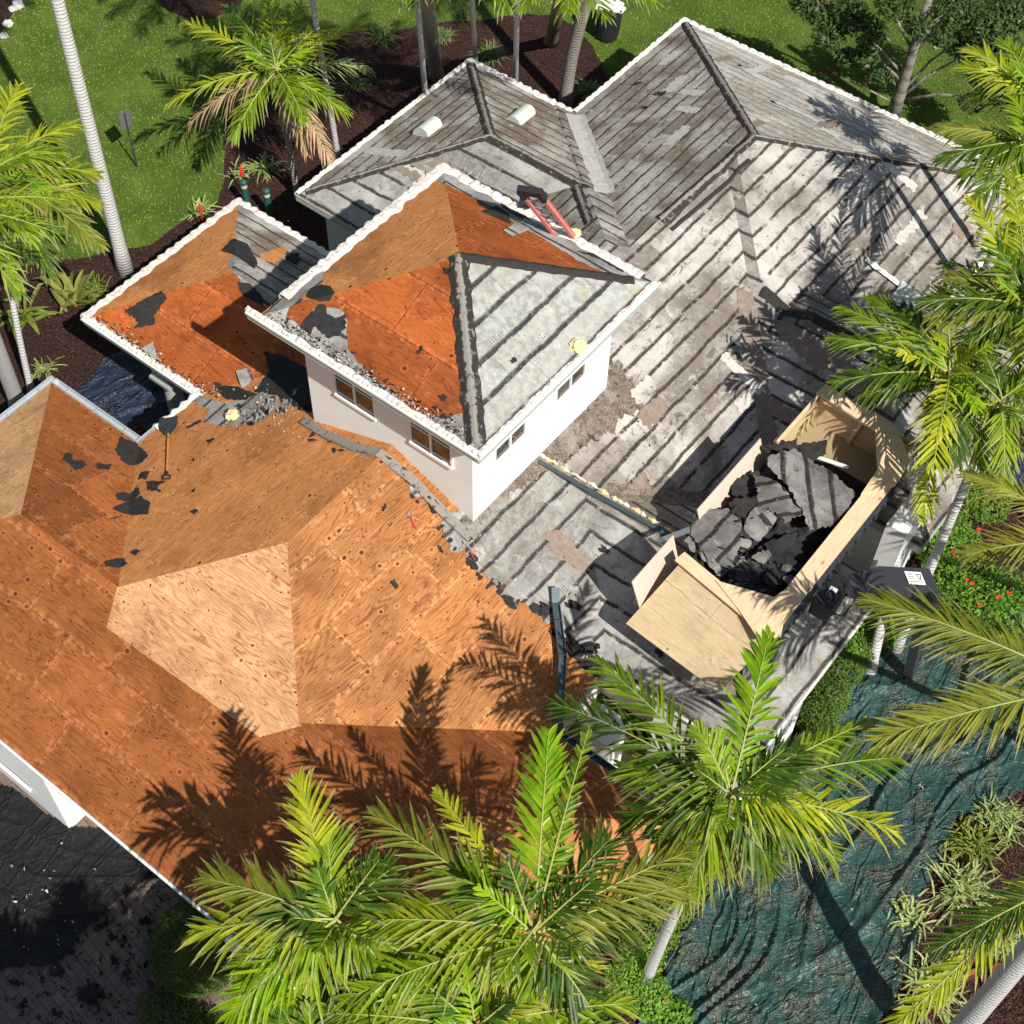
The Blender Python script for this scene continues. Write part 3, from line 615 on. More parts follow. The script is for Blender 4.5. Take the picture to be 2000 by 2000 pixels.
# ---- torn mortar edges (scalloped)
def scallop(A,B,parent,w=.2,per=.30,amp=.06,seed=0,mat='mortar',z0=0,lift=.05):
    A=Vector(A);B=Vector(B);t=B-A;L=t.length;t.normalize(); inw=Vector((-t.y,t.x,0)); n=int(L/.045); rnd=random.Random(seed)
    vs=[]
    for i in range(n+1):
        s_=L*i/n; p=A+t*s_; sc=abs(math.sin(math.pi*s_/per)); jit=noise.noise(Vector((s_*5,seed,0)))*.03
        o=.02+amp*sc+jit; iw=w*(1+.5*noise.noise(Vector((s_*3,seed+5,0)))); 
        zt=lift+.03*noise.noise(Vector((s_*9,seed,3)))+.02*sc
        for off,z in ((-o*.8,-.10),(-o,zt-.02),(-o*.3,zt+.02),(iw*.5,zt*.9+iw*.5*SL),(iw,.012+iw*SL)):
            c=p+inw*off; vs.append((c.x,c.y,p.z+z+z0+noise.noise(Vector((s_*14,off*20,seed)))*.012))
    fs=[(i*5+j,(i+1)*5+j,(i+1)*5+j+1,i*5+j+1) for i in range(n) for j in range(4)]
    mb=MB(); mb.add(vs,fs); return mb.build('drip_edge',M[mat],parent,smooth=False)
T=TOWER; z=T[5]
scallop((T[1],T[4],z),(T[1],T[3]+.7,z),TROOF,.26,seed=1,amp=.05,lift=.08); scallop((T[2]-.3,T[4],z),(T[1],T[4],z),TROOF,.2,seed=2,lift=.08)
scallop((T[1]-.35,T[3],z),(T[2],T[3],z),TROOF,.09,.13,.012,seed=3,lift=.02); scallop((T[2],T[3],z),(T[2],T[4],z),TROOF,.07,.2,.015,seed=4,lift=.02)
scallop((-8.1,10.4,3),(-8.1,2.86,3),decks['mid'],.12,seed=5,amp=.045); scallop((-4.28,10.4,3),(-8.1,10.4,3),decks['mid'],.2,seed=6)
scallop((-4.28,16.05,3),(-4.28,10.4,3),decks['rear'],.12,seed=7,amp=.045); scallop((7.65,16.05,3),(-4.28,16.05,3),decks['rear'],.2,seed=8)
scallop((-9.15,1.7,3),(-9.15,-3.9,3),PD,.22,seed=9); scallop((-5.06,1.7,3),(-9.15,1.7,3),PD,.16,seed=10); scallop((-9.15,-3.9,3),(-4.3,-3.9,3),PD,.13,.13,.015,seed=11,lift=.03)
scallop((-5.06,-3.9,3),(-5.06,-5.3,3),decks['spine'],.1,.3,.08,seed=12)
s1_=rp(1692,507); scallop((7.65,9.9,3.02),(s1_.x,s1_.y,s1_.z),decks['dormer'],.16,seed=13)
# ---- fascia boards
mb=MB()
def fas(a,b,z,h_=.2):
    mb=MB(); mb.bar((a[0],a[1],z-h_/2-.012),(b[0],b[1],z-h_/2-.012),.03,h_); mb.build('fascia',M['fascia'],HOUSE)
for a,b,zz in [((T[1]-.3,T[3]-.02),(T[2]+.02,T[3]-.02),z),((T[2]+.02,T[3]-.02),(T[2]+.02,T[4]),z),((T[2],T[4]),(T[1],T[4]),z),((T[1],T[4]),(T[1],T[3]),z),
  ((-8.1,2.86),(-8.1,10.4),3),((-8.1,10.4),(-4.28,10.4),3),((-4.28,10.4),(-4.28,16.05),3),((-4.28,16.05),(7.65,16.05),3),((7.65,16.05),(7.65,9.9),3),((-8.1,2.86),(-5.06,2.86),3),
  ((-5.06,2.86),(-5.06,1.7),3),((-9.15,1.7),(-5.06,1.7),3),((-9.15,-3.9),(-9.15,1.7),3),((-9.15,-3.9),(-5.06,-3.9),3),((-5.06,-5.86),(-5.06,-3.9),3),((-8.1,-5.86),(-5.06,-5.86),3),
  ((-8.1,-13.05),(-8.1,-5.86),3),((-8.1,-13.05),(10.4,-13.05),3),((10.4,-13.05),(10.4,-5.86),3),((7.25,-5.86),(10.4,-5.86),3),((7.25,-3.85),(7.25,-5.86),3),((7.25,-3.85),(10.9,-3.85),3),
  ((10.9,-3.85),(10.9,1.65),3),((7.25,1.65),(10.9,1.65),3),((7.25,1.65),(7.25,3.1),3)]: fas(a,b,zz)
for a,b in [((11,3.1),(11,9.9)),((7.65,9.9),(11,9.9)),((7.25,3.1),(11,3.1))]: fas(a,b,3,.22)
# brighter metal lip on the tower and porch
mb=MB()
for a,b,zz in [((T[1]-.3,T[3]-.05),(T[2]+.05,T[3]-.05),z),((T[2]+.05,T[3]-.05),(T[2]+.05,T[4]+.1),z),((-9.15,-3.94),(-4.4,-3.94),3),((10.93,-3.85),(10.93,1.65),3),((-8.1,-13.09),(10.4,-13.09),3),((5.9,-3.9),(10.9,-3.9),3.02)]:
    mb=MB(); mb.bar((a[0],a[1],zz-.02),(b[0],b[1],zz-.02),.05,.05); mb.build('metal_lip',M['drip'],HOUSE)
# ---- walls
mb=MB()
for i,(n,x0,x1,y0,y1,zz) in enumerate(RECTS):
    ins={'spine':.62,'long':.55,'porch':.6}.get(n,.5)+i*.004
    if n=='porch': x0=-6.3+.6; 
    if n=='wing': x1=9.6; y0=-3.8+.3
    if n=='rear': y1=16.05;x1=7.65
    if n in('rear','saddle'): ins+=.1
    mb.box((x0+ins,y0+ins,0),(x1-ins,y1-ins,zz-.13-i*.002))
mb.box((10.1,-3.83,0),(10.86,-1.6,2.86)); mb.box((8.5,-3.83,0),(10.0,-3.3,2.85))
mb.build('wall',M['stucco'],HOUSE)
for a,b in(((-8.0,-13.03,0),(-.45,-12.3,2.8)),((4.6,-13.02,0),(10.0,-12.3,2.79))):
    mb=MB(); mb.box(a,b); mb.build('wall',M['stucco_w'],HOUSE)
mb=MB(); mb.add([(-8,-13.06,1.0),(-1.3,-13.06,1.0),(-1.3,-13.12,.92),(-8,-13.12,.92),(-1.3,-13.06,.8),(-8,-13.06,.8)],[(0,3,2,1),(3,5,4,2)]); mb.build('wall_ledge',M['white'],HOUSE)
mb=MB()
for i,(n,x0,x1,y0,y1,zz) in enumerate(RECTS+[TOWER]): 
    e=.04; mb.box((x0+e,y0+e,zz-.215-i*.006),(x1-e,y1-e,zz-.20-i*.006))
mb.build('soffit',M['soffit'],HOUSE)
# ---- tower body, windows
mb=MB(); mb.box((-1.3,-3.6,3.2),(3.33,1.3,7.64)); TW=mb.build('tower_wall',M['stucco'],HOUSE)
def window(face,a0,a1,z0,z1,x,panes=2,transom=True):
    fr=MB(); gl=MB(); w_=.05
    def P(a,d,zz): return (a,x-d,zz) if face=='SW' else (x+d,a,zz)
    def bx(mb_,a,b,c,d_,e,f):
        p=P(a,c,e);r_=P(b,d_,f); mb_.box((min(p[0],r_[0]),min(p[1],r_[1]),min(p[2],r_[2])),(max(p[0],r_[0]),max(p[1],r_[1]),max(p[2],r_[2])))
    bx(fr,a0,a1,.002,.07,z0-.02,z0+w_); bx(fr,a0,a1,.002,.06,z1-w_,z1)
    for k in range(panes+1):
        c=a0+(a1-a0)*k/panes; c=min(max(c,a0+w_/2),a1-w_/2); bx(fr,c-w_/2,c+w_/2,.003,.05,z0+w_,z1-w_)
    if transom: bx(fr,a0+w_,a1-w_,.004,.035,z1-.21,z1-.185)
    o=fr.build('window_frame',M['white'],HOUSE); bx(gl,a0+.02,a1-.02,.001,.012,z0+.02,z1-.02); gl.build('pane',M['glass'],o); return o
window('SW',-.46,.72,6.1,6.92,-3.6); window('SW',1.66,2.82,6.1,6.92,-3.6)
window('SE',-.80,.30,5.95,6.5,3.33,transom=False); window('SE',-2.92,-1.84,5.95,6.5,3.33,transom=False)
mb=MB()
for a0,a1 in((-.95,.45),(-3.07,-1.69)): 
    mb.box((3.335,a0,5.78),(3.40,a1,5.84)); mb.box((3.335,a1,5.84),(3.37,a1+.06,6.55)); 
mb.build('window_trim',M['stucco_w'],TW)
# ---- gutters
def gutter(A,B,out,parent,mat='gutter',wd=.15,dp=.11,hang=True,name='gutter'):
    A=Vector(A);B=Vector(B);o=Vector(out); t=(B-A).normalized(); mb=MB(); 
    s=.02
    mb.bar(A+o*(wd/2+.02)-Vector((0,0,dp)),B+o*(wd/2+.02)-Vector((0,0,dp)),wd,.01)
    mb.bar(A+o*(wd+.02)-Vector((0,0,dp/2)),B+o*(wd+.02)-Vector((0,0,dp/2)),.022,dp+.02)
    mb.bar(A+o*.03-Vector((0,0,dp/2)),B+o*.03-Vector((0,0,dp/2)),.012,dp)
    for E_ in(A,B): mb.bar(E_+o*.02-Vector((0,0,dp/2)),E_+o*(wd+.02)-Vector((0,0,dp/2)),.012,dp)
    if hang:
        L=(B-A).length
        for k in range(int(L/1.0)+1):
            c=A+t*(.5+k*1.0)
            if (c-A).length<L: mb.bar(c+o*.02,c+o*(wd+.03),.035,.012)
    return mb.build(name,M[mat],parent)
gutter((-8.1,-5.86,3),(-5.06,-5.86,3),(0,1,0),decks['long']); gutter((-8.1,-5.70,3.0),(-8.1,-13.0,3.0),(-1,0,0),decks['long'],'gutter')
gutter((7.3,-5.86,2.98),(10.4,-5.86,2.98),(0,1,0),decks['long'],'darkgutter')
gutter((-5.06,-5.86,2.98),(-5.06,-4.9,2.98),(-1,0,0),decks['spine'],wd=.08)
# ---- flashing up against the tower
mb=MB(); pts=[(-1.55,-3.72),(-.6,-3.92),(.3,-4.0),(1.0,-3.95),(1.9,-3.9),(2.8,-3.95),(3.5,-3.95)]
for i in range(len(pts)-1):
    a,b=pts[i],pts[i+1]; mb.bar((a[0],a[1],roofz(*a)+.04+.01*(i%2)),(b[0]+.05,b[1],roofz(*b)+.04+.01*(i%2)),.22,.05)
mb.build('flashing',M['cap'],HOUSE)
# ---- roof vents
def vent(px,py,parent,ln=.62):
    p=rp(px,py); mb=MB(); n=10; w_=.26; vs=[]
    ax=Vector((0,1,0)) ; fx=Vector((-1,0,0))
    for k in range(n+1):
        a=math.pi*k/n; 
        for e in(-ln/2,ln/2): vs.append((p.x-math.cos(a)*w_*1.1, p.y+e, p.z-.06*math.cos(a)*1.6+math.sin(a)*.30))
    fs=[(2*k,2*k+1,2*k+3,2*k+2) for k in range(n)]; fs+= [tuple(range(0,2*n+2,2)),tuple(range(2*n+1,0,-2))]
    mb.add(vs,fs); o=mb.build('roof_vent',M['ventpaint'],parent,smooth=False); return o
v1=vent(835,255,decks['mid']); 
v2=vent(1015,232,decks['mid'],.7)
v3p=rp(1765,590)
mb=MB(); mb.add([(v3p.x-.3,v3p.y-.35,v3p.z+.05),(v3p.x+.35,v3p.y-.35,v3p.z-.05),(v3p.x+.35,v3p.y+.35,v3p.z+.1),(v3p.x-.3,v3p.y+.35,v3p.z+.32),(v3p.x-.3,v3p.y-.35,v3p.z-.4),(v3p.x+.35,v3p.y-.35,v3p.z-.4),(v3p.x+.35,v3p.y+.35,v3p.z-.4),(v3p.x-.3,v3p.y+.35,v3p.z-.4)],[(0,1,2,3),(4,7,6,5),(0,4,5,1),(1,5,6,2),(2,6,7,3),(3,7,4,0)])
mb.build('roof_vent',M['fascia'],decks['dormer'])
# ---- porch column with square capital and court column
def column(x,y,r,top,capw=.62):
    mb=MB(); mb.tube([(x,y,0),(x,y,top-.75)],[r*1.02,r*.92],20); o=mb.build('column',M['pilgrey'],HOUSE,smooth=False)
    c=MB(); c.box((x-capw/2,y-capw/2,top-.66),(x+capw/2,y+capw/2,top)); c.box((x-capw/2-.07,y-capw/2-.07,top-.76),(x+capw/2+.07,y+capw/2+.07,top-.66)); c.build('capital',M['pilgrey'],o)
c_=at(323,835,0); column(-6.75,-3.42,.24,2.78,.58)
cc=at(1185,1420,2.4)
mb=MB(); mb.box((cc.x-.3,cc.y-.3,0),(cc.x+.3,cc.y+.3,2.3)); mb.box((cc.x-.38,cc.y-.38,2.3),(cc.x+.38,cc.y+.38,2.45)); mb.build('column',M['stucco'],HOUSE)
# ------------------------------------------------------------------ ground, lawn, beds, paving
def sheet(name,pts,z,mat,label=None):
    mb=MB(); mb.add([(x,y,z) for x,y in pts],tess(pts)); o=mb.build(name,mat); o['kind']='structure'; return o
mb=MB(); mb.add([(-120,-120,0),(120,-120,0),(120,140,0),(-120,140,0)],[(0,1,2,3)]); g=mb.build('ground',M['lawn']); g['kind']='structure'
gp=lambda L:[tuple(at(x,y,0)[:2]) for x,y in L]
mulA=gp([(-260,520),(60,520),(150,505),(225,488),(290,480),(330,450),(385,415),(425,395),(438,340),(440,250),(480,180),(560,110),(690,60),(780,58),(880,42),(960,38),(1010,28),(1075,30),(1130,55),(1165,105),(1190,165),(1260,300)])
mulA+= [(0,12),(6,-12),(-30,-12),(-30,-6)]
sheet('mulch_bed',ragged(mulA,.3,.06,1),.012,M['mulch'])
mulB=gp([(300,-60),(296,-5),(330,22),(372,42),(420,34),(470,10),(500,-60)]); sheet('mulch_bed',ragged(mulB,.2,.05,2),.012,M['mulch'])
mulC=gp([(-80,-80),(-80,90),(-5,75),(18,40),(38,10),(45,-60)]); sheet('mulch_bed',ragged(mulC,.2,.05,3),.012,M['mulch'])
mulD=[(7.7,12.2),(7.7,-9),(9.5,-40),(40,-40),(40,14)]; sheet('mulch_bed',ragged(mulD,.4,.06,4),.016,M['mulch'])
sheet('driveway',[(-14,-12.2),(9.4,-12.2),(9.4,-30),(-14,-30)],.022,M['pavers'])
sheet('courtyard_paving',[(5,-3.5),(12.2,-3.5),(12.2,-6.4),(5,-6.4)],.030,M['pavers'])
# blades and chips
def inpoly(P,poly):
    x,y=P[:,0],P[:,1]; r=np.zeros(len(P),bool); n=len(poly)
    for i in range(n):
        x1,y1=poly[i];x2,y2=poly[(i+1)%n]; c=((y1>y)!=(y2>y))
        with np.errstate(divide='ignore',invalid='ignore'): r^= c&(x<(x2-x1)*(y-y1)/(y2-y1+1e-12)+x1)
    return r
rng=np.random.default_rng(5)
vis=gp([(-60,-60),(2060,-60),(2060,520),(1100,330),(600,520),(-60,560)])
def scatter(n,box,inc,exc):
    P=rng.uniform([box[0],box[2]],[box[1],box[3]],(n,2)); k=inpoly(P,inc)
    for e in exc: k&=~inpoly(P,e)
    return P[k]
vx=[p[0] for p in vis];vy=[p[1] for p in vis]; bx=(min(vx),max(vx),min(vy),max(vy))
P=scatter(330000,bx,vis,[mulA,mulB,mulC,mulD,[(-4.3,9),(7.6,9),(7.6,16),(-4.3,16)]])
n=len(P); an=rng.uniform(0,2*np.pi,n); hh=rng.uniform(.03,.075,n); ww=rng.uniform(.008,.016,n); ln=rng.uniform(-.05,.05,(n,2))
a=np.stack([P[:,0]-np.cos(an)*ww,P[:,1]-np.sin(an)*ww,np.zeros(n)],1); b=np.stack([P[:,0]+np.cos(an)*ww,P[:,1]+np.sin(an)*ww,np.zeros(n)],1); c=np.stack([P[:,0]+ln[:,0],P[:,1]+ln[:,1],hh],1)
V=np.stack([a,b,c],1).reshape(-1,3); F=np.arange(3*n).reshape(-1,3)
tag(fast('lawn_grass',V,F,M['blade']),'short green lawn grass around the mulch beds','grass',kind='stuff')
P=np.concatenate([scatter(80000,bx,mulA,[]),scatter(9000,bx,mulB,[]),scatter(9000,bx,mulC,[]),scatter(120000,(9.5,20,-12,13),mulD,[])]); n=len(P)
an=rng.uniform(0,2*np.pi,n); l=rng.uniform(.015,.05,n); w2=rng.uniform(.006,.016,n); z=rng.uniform(.015,.05,n); dz=rng.uniform(-.02,.02,n)
dx,dy=np.cos(an)*l,np.sin(an)*l; sx,sy=-np.sin(an)*w2,np.cos(an)*w2
V=np.stack([np.stack([P[:,0]+i*dx+j*sx,P[:,1]+i*dy+j*sy,z+i*dz],1) for i,j in((-1,-1),(1,-1),(1,1),(-1,1))],1).reshape(-1,3); F=np.arange(4*n).reshape(-1,4)
tag(fast('bark_chips',V,F,M['chip']),'dark red brown bark chips covering the planting beds','mulch',kind='stuff')
# ------------------------------------------------------------------ tarps
def tarp(poly,z0,mat,label,amp,dirang,seed,res=.04,fold=.9):
    poly=[tuple(p[:2]) for p in poly]; xs=[p[0] for p in poly]; ys=[p[1] for p in poly]; x0,x1,y0,y1=min(xs)-.1,max(xs)+.1,min(ys)-.1,max(ys)+.1
    nx=int((x1-x0)/res);ny=int((y1-y0)/res); gx,gy=np.meshgrid(np.linspace(x0,x1,nx),np.linspace(y0,y1,ny))
    ca,sa=math.cos(dirang),math.sin(dirang); Zs=np.zeros(gx.shape)
    for i in range(ny):
        for j in range(nx):
            x,y=gx[i,j],gy[i,j]; u=x*ca+y*sa; v=-x*sa+y*ca
            wv=noise.noise(Vector((u*.35,v*.5,seed)))*.9
            r1=1-abs(noise.noise(Vector((u*.16,v*.95+wv,seed+3)))*2)
            r2=1-abs(noise.noise(Vector((u*.7+wv,v*2.0+wv,seed+7)))*2)
            r3=1-abs(noise.noise(Vector((u*3.3-v*2.1,v*3.3+u*1.4+wv*3,seed+11)))*2)
            r4=1-abs(noise.noise(Vector((u*6.1+v*3,v*7.3-wv*3,seed+15)))*2)
            mk=max(0,min(1,.5+1.8*noise.noise(Vector((x*.7,y*.7,seed+21)))))
            vd=noise.voronoi(Vector((u*.9+wv*.6,v*1.9+wv,seed)))[0]; vd2=noise.voronoi(Vector((u*3.2+v*1.5,v*4.4-u,seed+1)))[0]
            r5=max(0,1-abs(((v+.10*math.sin(u*.7)+.06*wv)*.95)%1-.5)*9)
            Zs[i,j]=amp*(max(0,r1)**8*fold*.55+r5*r5*.16*max(0,.4+noise.noise(Vector((u*.4,v*.3,seed+30))))-.16*min(.5,vd[1]-vd[0])*2-mk*.20*min(.5,vd2[1]-vd2[0])+.03*noise.noise(Vector((x*.9,y*.9,seed))))
    V=np.stack([gx,gy,Zs+z0],2).reshape(-1,3); idx=np.arange(nx*ny).reshape(ny,nx)
    F=np.stack([idx[:-1,:-1],idx[:-1,1:],idx[1:,1:],idx[1:,:-1]],2).reshape(-1,4); C=V[F].mean(1)
    F=F[inpoly(C,ragged(poly,.3,.07,seed))]
    used=np.unique(F); mp=-np.ones(len(V),int); mp[used]=np.arange(len(used)); 
    o=fast('tarp',V[used],mp[F],mat,smooth=True); return tag(o,label,'tarp')
tarp(gp([(1770,1195),(1720,1235),(1560,1440),(1440,1640),(1330,1830),(1225,2040),(1690,2040),(1780,1890),(1800,1745),(1870,1600),(2060,1530),(2060,1150),(1960,1150),(1880,1190)]),.13,M['tarp_green'],'crumpled dark green tarp lying over the ground between the house and the planting bed',.34,R_(93),1)
tarp(gp([(-40,1480),(0,1535),(130,1618),(200,1622),(330,1700),(250,1750),(160,1830),(110,1885),(-40,1910)]),.12,M['tarp_black'],'black tarp with litter on it beside the white wall at the driveway',.20,R_(20),2)
tarp(gp([(150,770),(215,700),(300,650),(420,720),(440,800),(345,900),(270,880)]),.10,M['tarp_blue'],'dark blue tarp on the ground beside the porch column',.25,R_(40),3)
tarp(gp([(1890,960),(1960,900),(2040,860),(2040,930),(1960,960)]),.12,M['tarp_blue'],'dark blue tarp among the palms at the right edge',.25,R_(80),4,fold=.5)
# ------------------------------------------------------------------ palms
UP=Vector((0,0,1))
def frond_mesh(B,T,arch=.18,ll=.75,lw=.04,nl=34,droop=.3,start=.10,rnd=None,vee=.35,fold=.3,ang0=58,ang1=22,torn=0):
    """one pinnate frond from base B to tip T in world metres"""
    rnd=rnd or random; B=Vector(B);T=Vector(T); L=(T-B).length; C=B.lerp(T,.5)+UP*L*arch; mb=MB(); mr=MB()
    P=lambda t:B*(1-t)**2+C*2*t*(1-t)+T*t*t
    D=lambda t:((C-B)*2*(1-t)+(T-C)*2*t).normalized()
    nl=int(nl*.84); lw=lw*1.2
    mr.tube([P(t/12) for t in range(13)],[.024*(1-.75*t/12) for t in range(13)],5,cap=False)
    for i in range(nl):
        t=start+(1-start)*(i+.5)/nl; p=P(t); d=D(t); s0=d.cross(UP)
        if s0.length<.05: s0=Vector((1,0,0))
        s0.normalize(); nrm=s0.cross(d).normalized()
        prof=(math.sin(math.pi*min(1,.22+.68*t))**.6)*(1 if t<.85 else 1-.45*(t-.85)/.15)
        for sg in(-1,1):
            if rnd.random()<torn: continue
            l=ll*prof*rnd.uniform(.75,1.15); an=R_(ang0+(ang1-ang0)*t+rnd.uniform(-12,12)); v_=vee*rnd.uniform(.4,1.3)
            dr=(d*math.cos(an)+s0*sg*math.sin(an)+nrm*v_*.6).normalized()
            q0=p+d*rnd.uniform(-.02,.02); w_=lw*rnd.uniform(.8,1.15); dp=droop*rnd.uniform(.3,2.2)
            side=dr.cross(nrm); side.normalize(); side=(side*math.cos(.3*sg)+nrm*math.sin(.5*rnd.uniform(-.6,1))).normalized(); up2=side.cross(dr)
            st=[];ks=(0,.33,.7,1.0)
            for k in ks: st.append(q0+dr*l*k-UP*l*dp*k*k*1.1)
            vs=[];uv=[]
            for k,c,wk in zip(ks[:3],st[:3],(.55,1,.75)):
                vs+=[c-side*w_*wk*.5,c-up2*w_*fold*wk*.5,c+side*w_*wk*.5]; uv+=[(k,0),(k,.5),(k,1)]
            vs.append(st[3]); uv.append((1,.5))
            mb.add(vs,[(0,3,4,1),(1,4,5,2),(3,6,7,4),(4,7,8,5),(6,9,7),(7,9,8)],uv)
    return mb,mr
def pt(px,z): return at(px[0],px[1],z)
PALMG='palms around the house'
def palm(label,crown,fronds,base=None,r0=.13,r1=.09,tm='trunk_w',mat='frond',ll=.75,lw=.05,nl=34,seed=1,arch=.16,shaft=True,bend=.25,name='palm_tree',extra=0,exlen=2.2,rnd_dz=.3,cat='palm'):
    """crown: world point; fronds: list of (tip world point, {overrides})"""
    rnd=random.Random(seed); crown=Vector(crown); base=Vector(base) if base is not None else Vector((crown.x,crown.y,0)); base.z=0
    root=empty(name,base,label,cat,PALMG)
    mb=MB(); top=crown-UP*.55; n=14; ctrl=base.lerp(top,.5)+Vector((base.x-top.x,base.y-top.y,0))*bend
    pts=[base*(1-t)**2+ctrl*2*t*(1-t)+top*t*t for t in [k/n for k in range(n+1)]]
    mb.tube(pts,[r0*1.35]+[r0+(r1-r0)*k/n for k in range(1,n+1)],12); mb.build('trunk',M[tm],root,True)
    if shaft:
        d=(pts[-1]-pts[-2]).normalized(); s=MB(); s.tube([top-d*.35,top+d*.1,top+d*.6],[r1*1.05,r1*.95,r1*.5],10); s.build('crownshaft',M['shaft'],root,True)
    fl=list(fronds)
    for k in range(extra):
        a=rnd.uniform(0,6.28); l=exlen*rnd.uniform(.8,1.1); fl.append((crown+Vector((math.cos(a)*l,math.sin(a)*l,rnd.uniform(-.9,.5)*l*.4)),{'mat':rnd.choice([mat,mat,'frond_d'])}))
    for k in range(5):
        a=k*1.257+rnd.uniform(-.3,.3); l=rnd.uniform(.7,1.25)*ll*1.2; fl.append((crown+Vector((math.cos(a)*l*.8,math.sin(a)*l*.8,rnd.uniform(.35,1.0)*l)),{'mat':rnd.choice([mat,'frond_lime','frond_d']),'ll':ll*.55,'nl':14,'arch':.05}))
    for tip,o in fl:
        o=dict(o); m_=o.pop('mat',mat); b0=o.pop('base',None); b0=Vector(b0) if b0 is not None else crown+UP*rnd.uniform(-.1,.2)
        a=dict(ll=ll,lw=lw,nl=nl,arch=arch,rnd=rnd); a.update(o); f,r=frond_mesh(b0,tip,**a)
        fo=f.build('frond',M[m_],root); r.build('rachis',M['rachis'],fo)
    return root
def tips(z,L,**kw):
    out=[]
    for t in L:
        o=dict(kw); 
        if len(t)>3: o.update(t[3])
        out.append((at(t[0],t[1],z+t[2]),o))
    return out
z=7.8
palm('palm in front of the debris box, bright green frond reaching over the loose plywood',at(1428,1552,z),tips(z,[(1502,1238,.9,dict(mat='frond_lime',lw=.075,ll=.75,nl=30,vee=.15,arch=.1)),(1165,1290,.1,dict(mat='frond')),(1078,1372,-.6,dict(mat='frond_d')),(1215,1500,-.4,{}),(1712,1405,-.3,dict(ll=.55)),(1752,1480,-.6,{}),(1752,1625,-.8,dict(mat='frond_y',torn=.15)),
  (1630,1675,-.8,{}),(1505,1700,-1.3,dict(mat='frond_d')),(1290,1640,-.9,{}),(1225,1600,-1.0,dict(mat='frond_d')),(1330,1760,-1.8,dict(mat='frond')),(1560,1470,.3,dict(mat='frond_d')),(1360,1420,.6,dict(ll=.5)),(1400,1700,-1.4,dict(mat='frond_olive')),(1600,1600,-.3,dict(mat='frond_y'))]),base=at(1256,1930,0),r0=.125,seed=11,lw=.055,ll=.9)
z=7.6
palm('palm at the bottom centre whose wide lit frond stands before the orange roof',at(1042,1822,z),tips(z,[(1072,1430,1.0,dict(mat='frond_lime',lw=.08,ll=.85,nl=36,vee=.15,arch=.08)),(1152,1416,.9,dict(mat='frond',ll=.35,nl=36)),(725,1588,.1,dict(mat='frond_olive',lw=.06)),(850,1540,.2,dict(mat='frond_y',ll=.5)),(690,1800,-.3,dict(mat='frond_y',lw=.06)),(668,1955,-.6,{}),(1340,1665,-.2,dict(mat='frond_olive')),
  (1345,1730,-.4,dict(mat='frond_olive')),(1190,1640,.1,dict(mat='frond_d')),(960,1960,-1.2,{}),(1180,2010,-1.2,dict(mat='frond_d')),(880,1700,.3,dict(mat='frond')),(1230,1800,-.6,dict(mat='frond_d')),(830,1900,-.8,dict(mat='frond_y')),(1080,2050,-1.5,{})]),base=at(1010,2120,0),seed=12,lw=.055,ll=.92)
z=7.4
palm('palm at the bottom left corner of the roof with yellow tipped fronds over the eave',at(655,1800,z),tips(z,[(585,1520,.7,dict(mat='frond_y',lw=.06,ll=.8)),(380,1822,-.3,dict(mat='frond_y')),(395,1715,-.1,dict(mat='frond_olive')),(445,1990,-1.0,dict(mat='frond_lime')),(465,1890,-.6,{}),(560,2030,-1.2,{}),(760,1700,.2,dict(mat='frond_d')),(820,1880,-.5,dict(mat='frond')),(720,1990,-1.0,dict(mat='frond_d')),(640,1640,.5,dict(mat='frond')),(520,1760,.1,dict(mat='frond_d')),(850,1990,-1.2,{})]),base=at(690,2150,0),seed=13,lw=.058,ll=.92)
z=6.6
palm('low palm cut by the bottom edge of the photo, left of the green tarp',at(930,2010,z),tips(z,[(1035,1900,.3,dict(mat='frond_y')),(1160,1880,.3,dict(mat='frond_y',lw=.06)),(1230,1960,0,{}),(700,1880,.2,dict(mat='frond_y')),(610,1980,0,{}),(800,1900,.3,{}),(880,1880,.4,dict(mat='frond_d')),(1260,2040,-.2,{})]),seed=14,lw=.055)
palm('palm half outside the bottom edge, below the yellow tipped palm',at(610,2080,6.3),tips(6.3,[(540,1950,.3,{}),(640,1930,.3,dict(mat='frond_d')),(720,1950,.2,dict(mat='frond_y')),(470,2010,0,{}),(790,2000,0,{})]),seed=15,lw=.055)
z=7.0
palm('dense palm right of the debris box with a bright star of young leaves',at(1850,735,z),tips(z,[(1622,660,0,dict(mat='frond')),(1628,748,-.1,dict(mat='frond_d')),(1690,775,-.3,dict(mat='frond_d')),(1800,1015,-1.3,dict(mat='frond_y')),(1835,900,-.9,{}),(1840,560,.4,dict(mat='frond_y')),(1760,600,.3,dict(mat='frond_d')),(1700,580,.2,{}),(2010,640,0,{}),(2030,760,-.3,{}),(1990,880,-.7,dict(mat='frond_y')),(1830,860,.9,dict(mat='frond_y',ll=.5,nl=14,lw=.08)),(1760,690,.9,dict(mat='frond_y',ll=.55,nl=12,lw=.08)),(1900,680,.8,dict(mat='frond_y',ll=.5,nl=14,lw=.08)),(1910,800,.6,dict(mat='frond_lime',ll=.5,nl=14,lw=.08)),(1930,930,-1,{}),(1870,900,-.6,dict(mat='frond_d')),(1640,600,.1,dict(mat='frond'))]),base=at(1698,1318,0),seed=16,lw=.06,bend=-.1)
palm('palm with a long white trunk rising beside the long wall at the right',at(1952,790,7.2),tips(7.2,[(1840,790,0,{}),(2060,700,.2,{}),(2060,880,-.4,{}),(1960,960,-.9,{}),(1900,660,.3,dict(mat='frond_d'))],ll=.6),base=at(1748,1272,0),seed=17,bend=-.05)
z=8.0
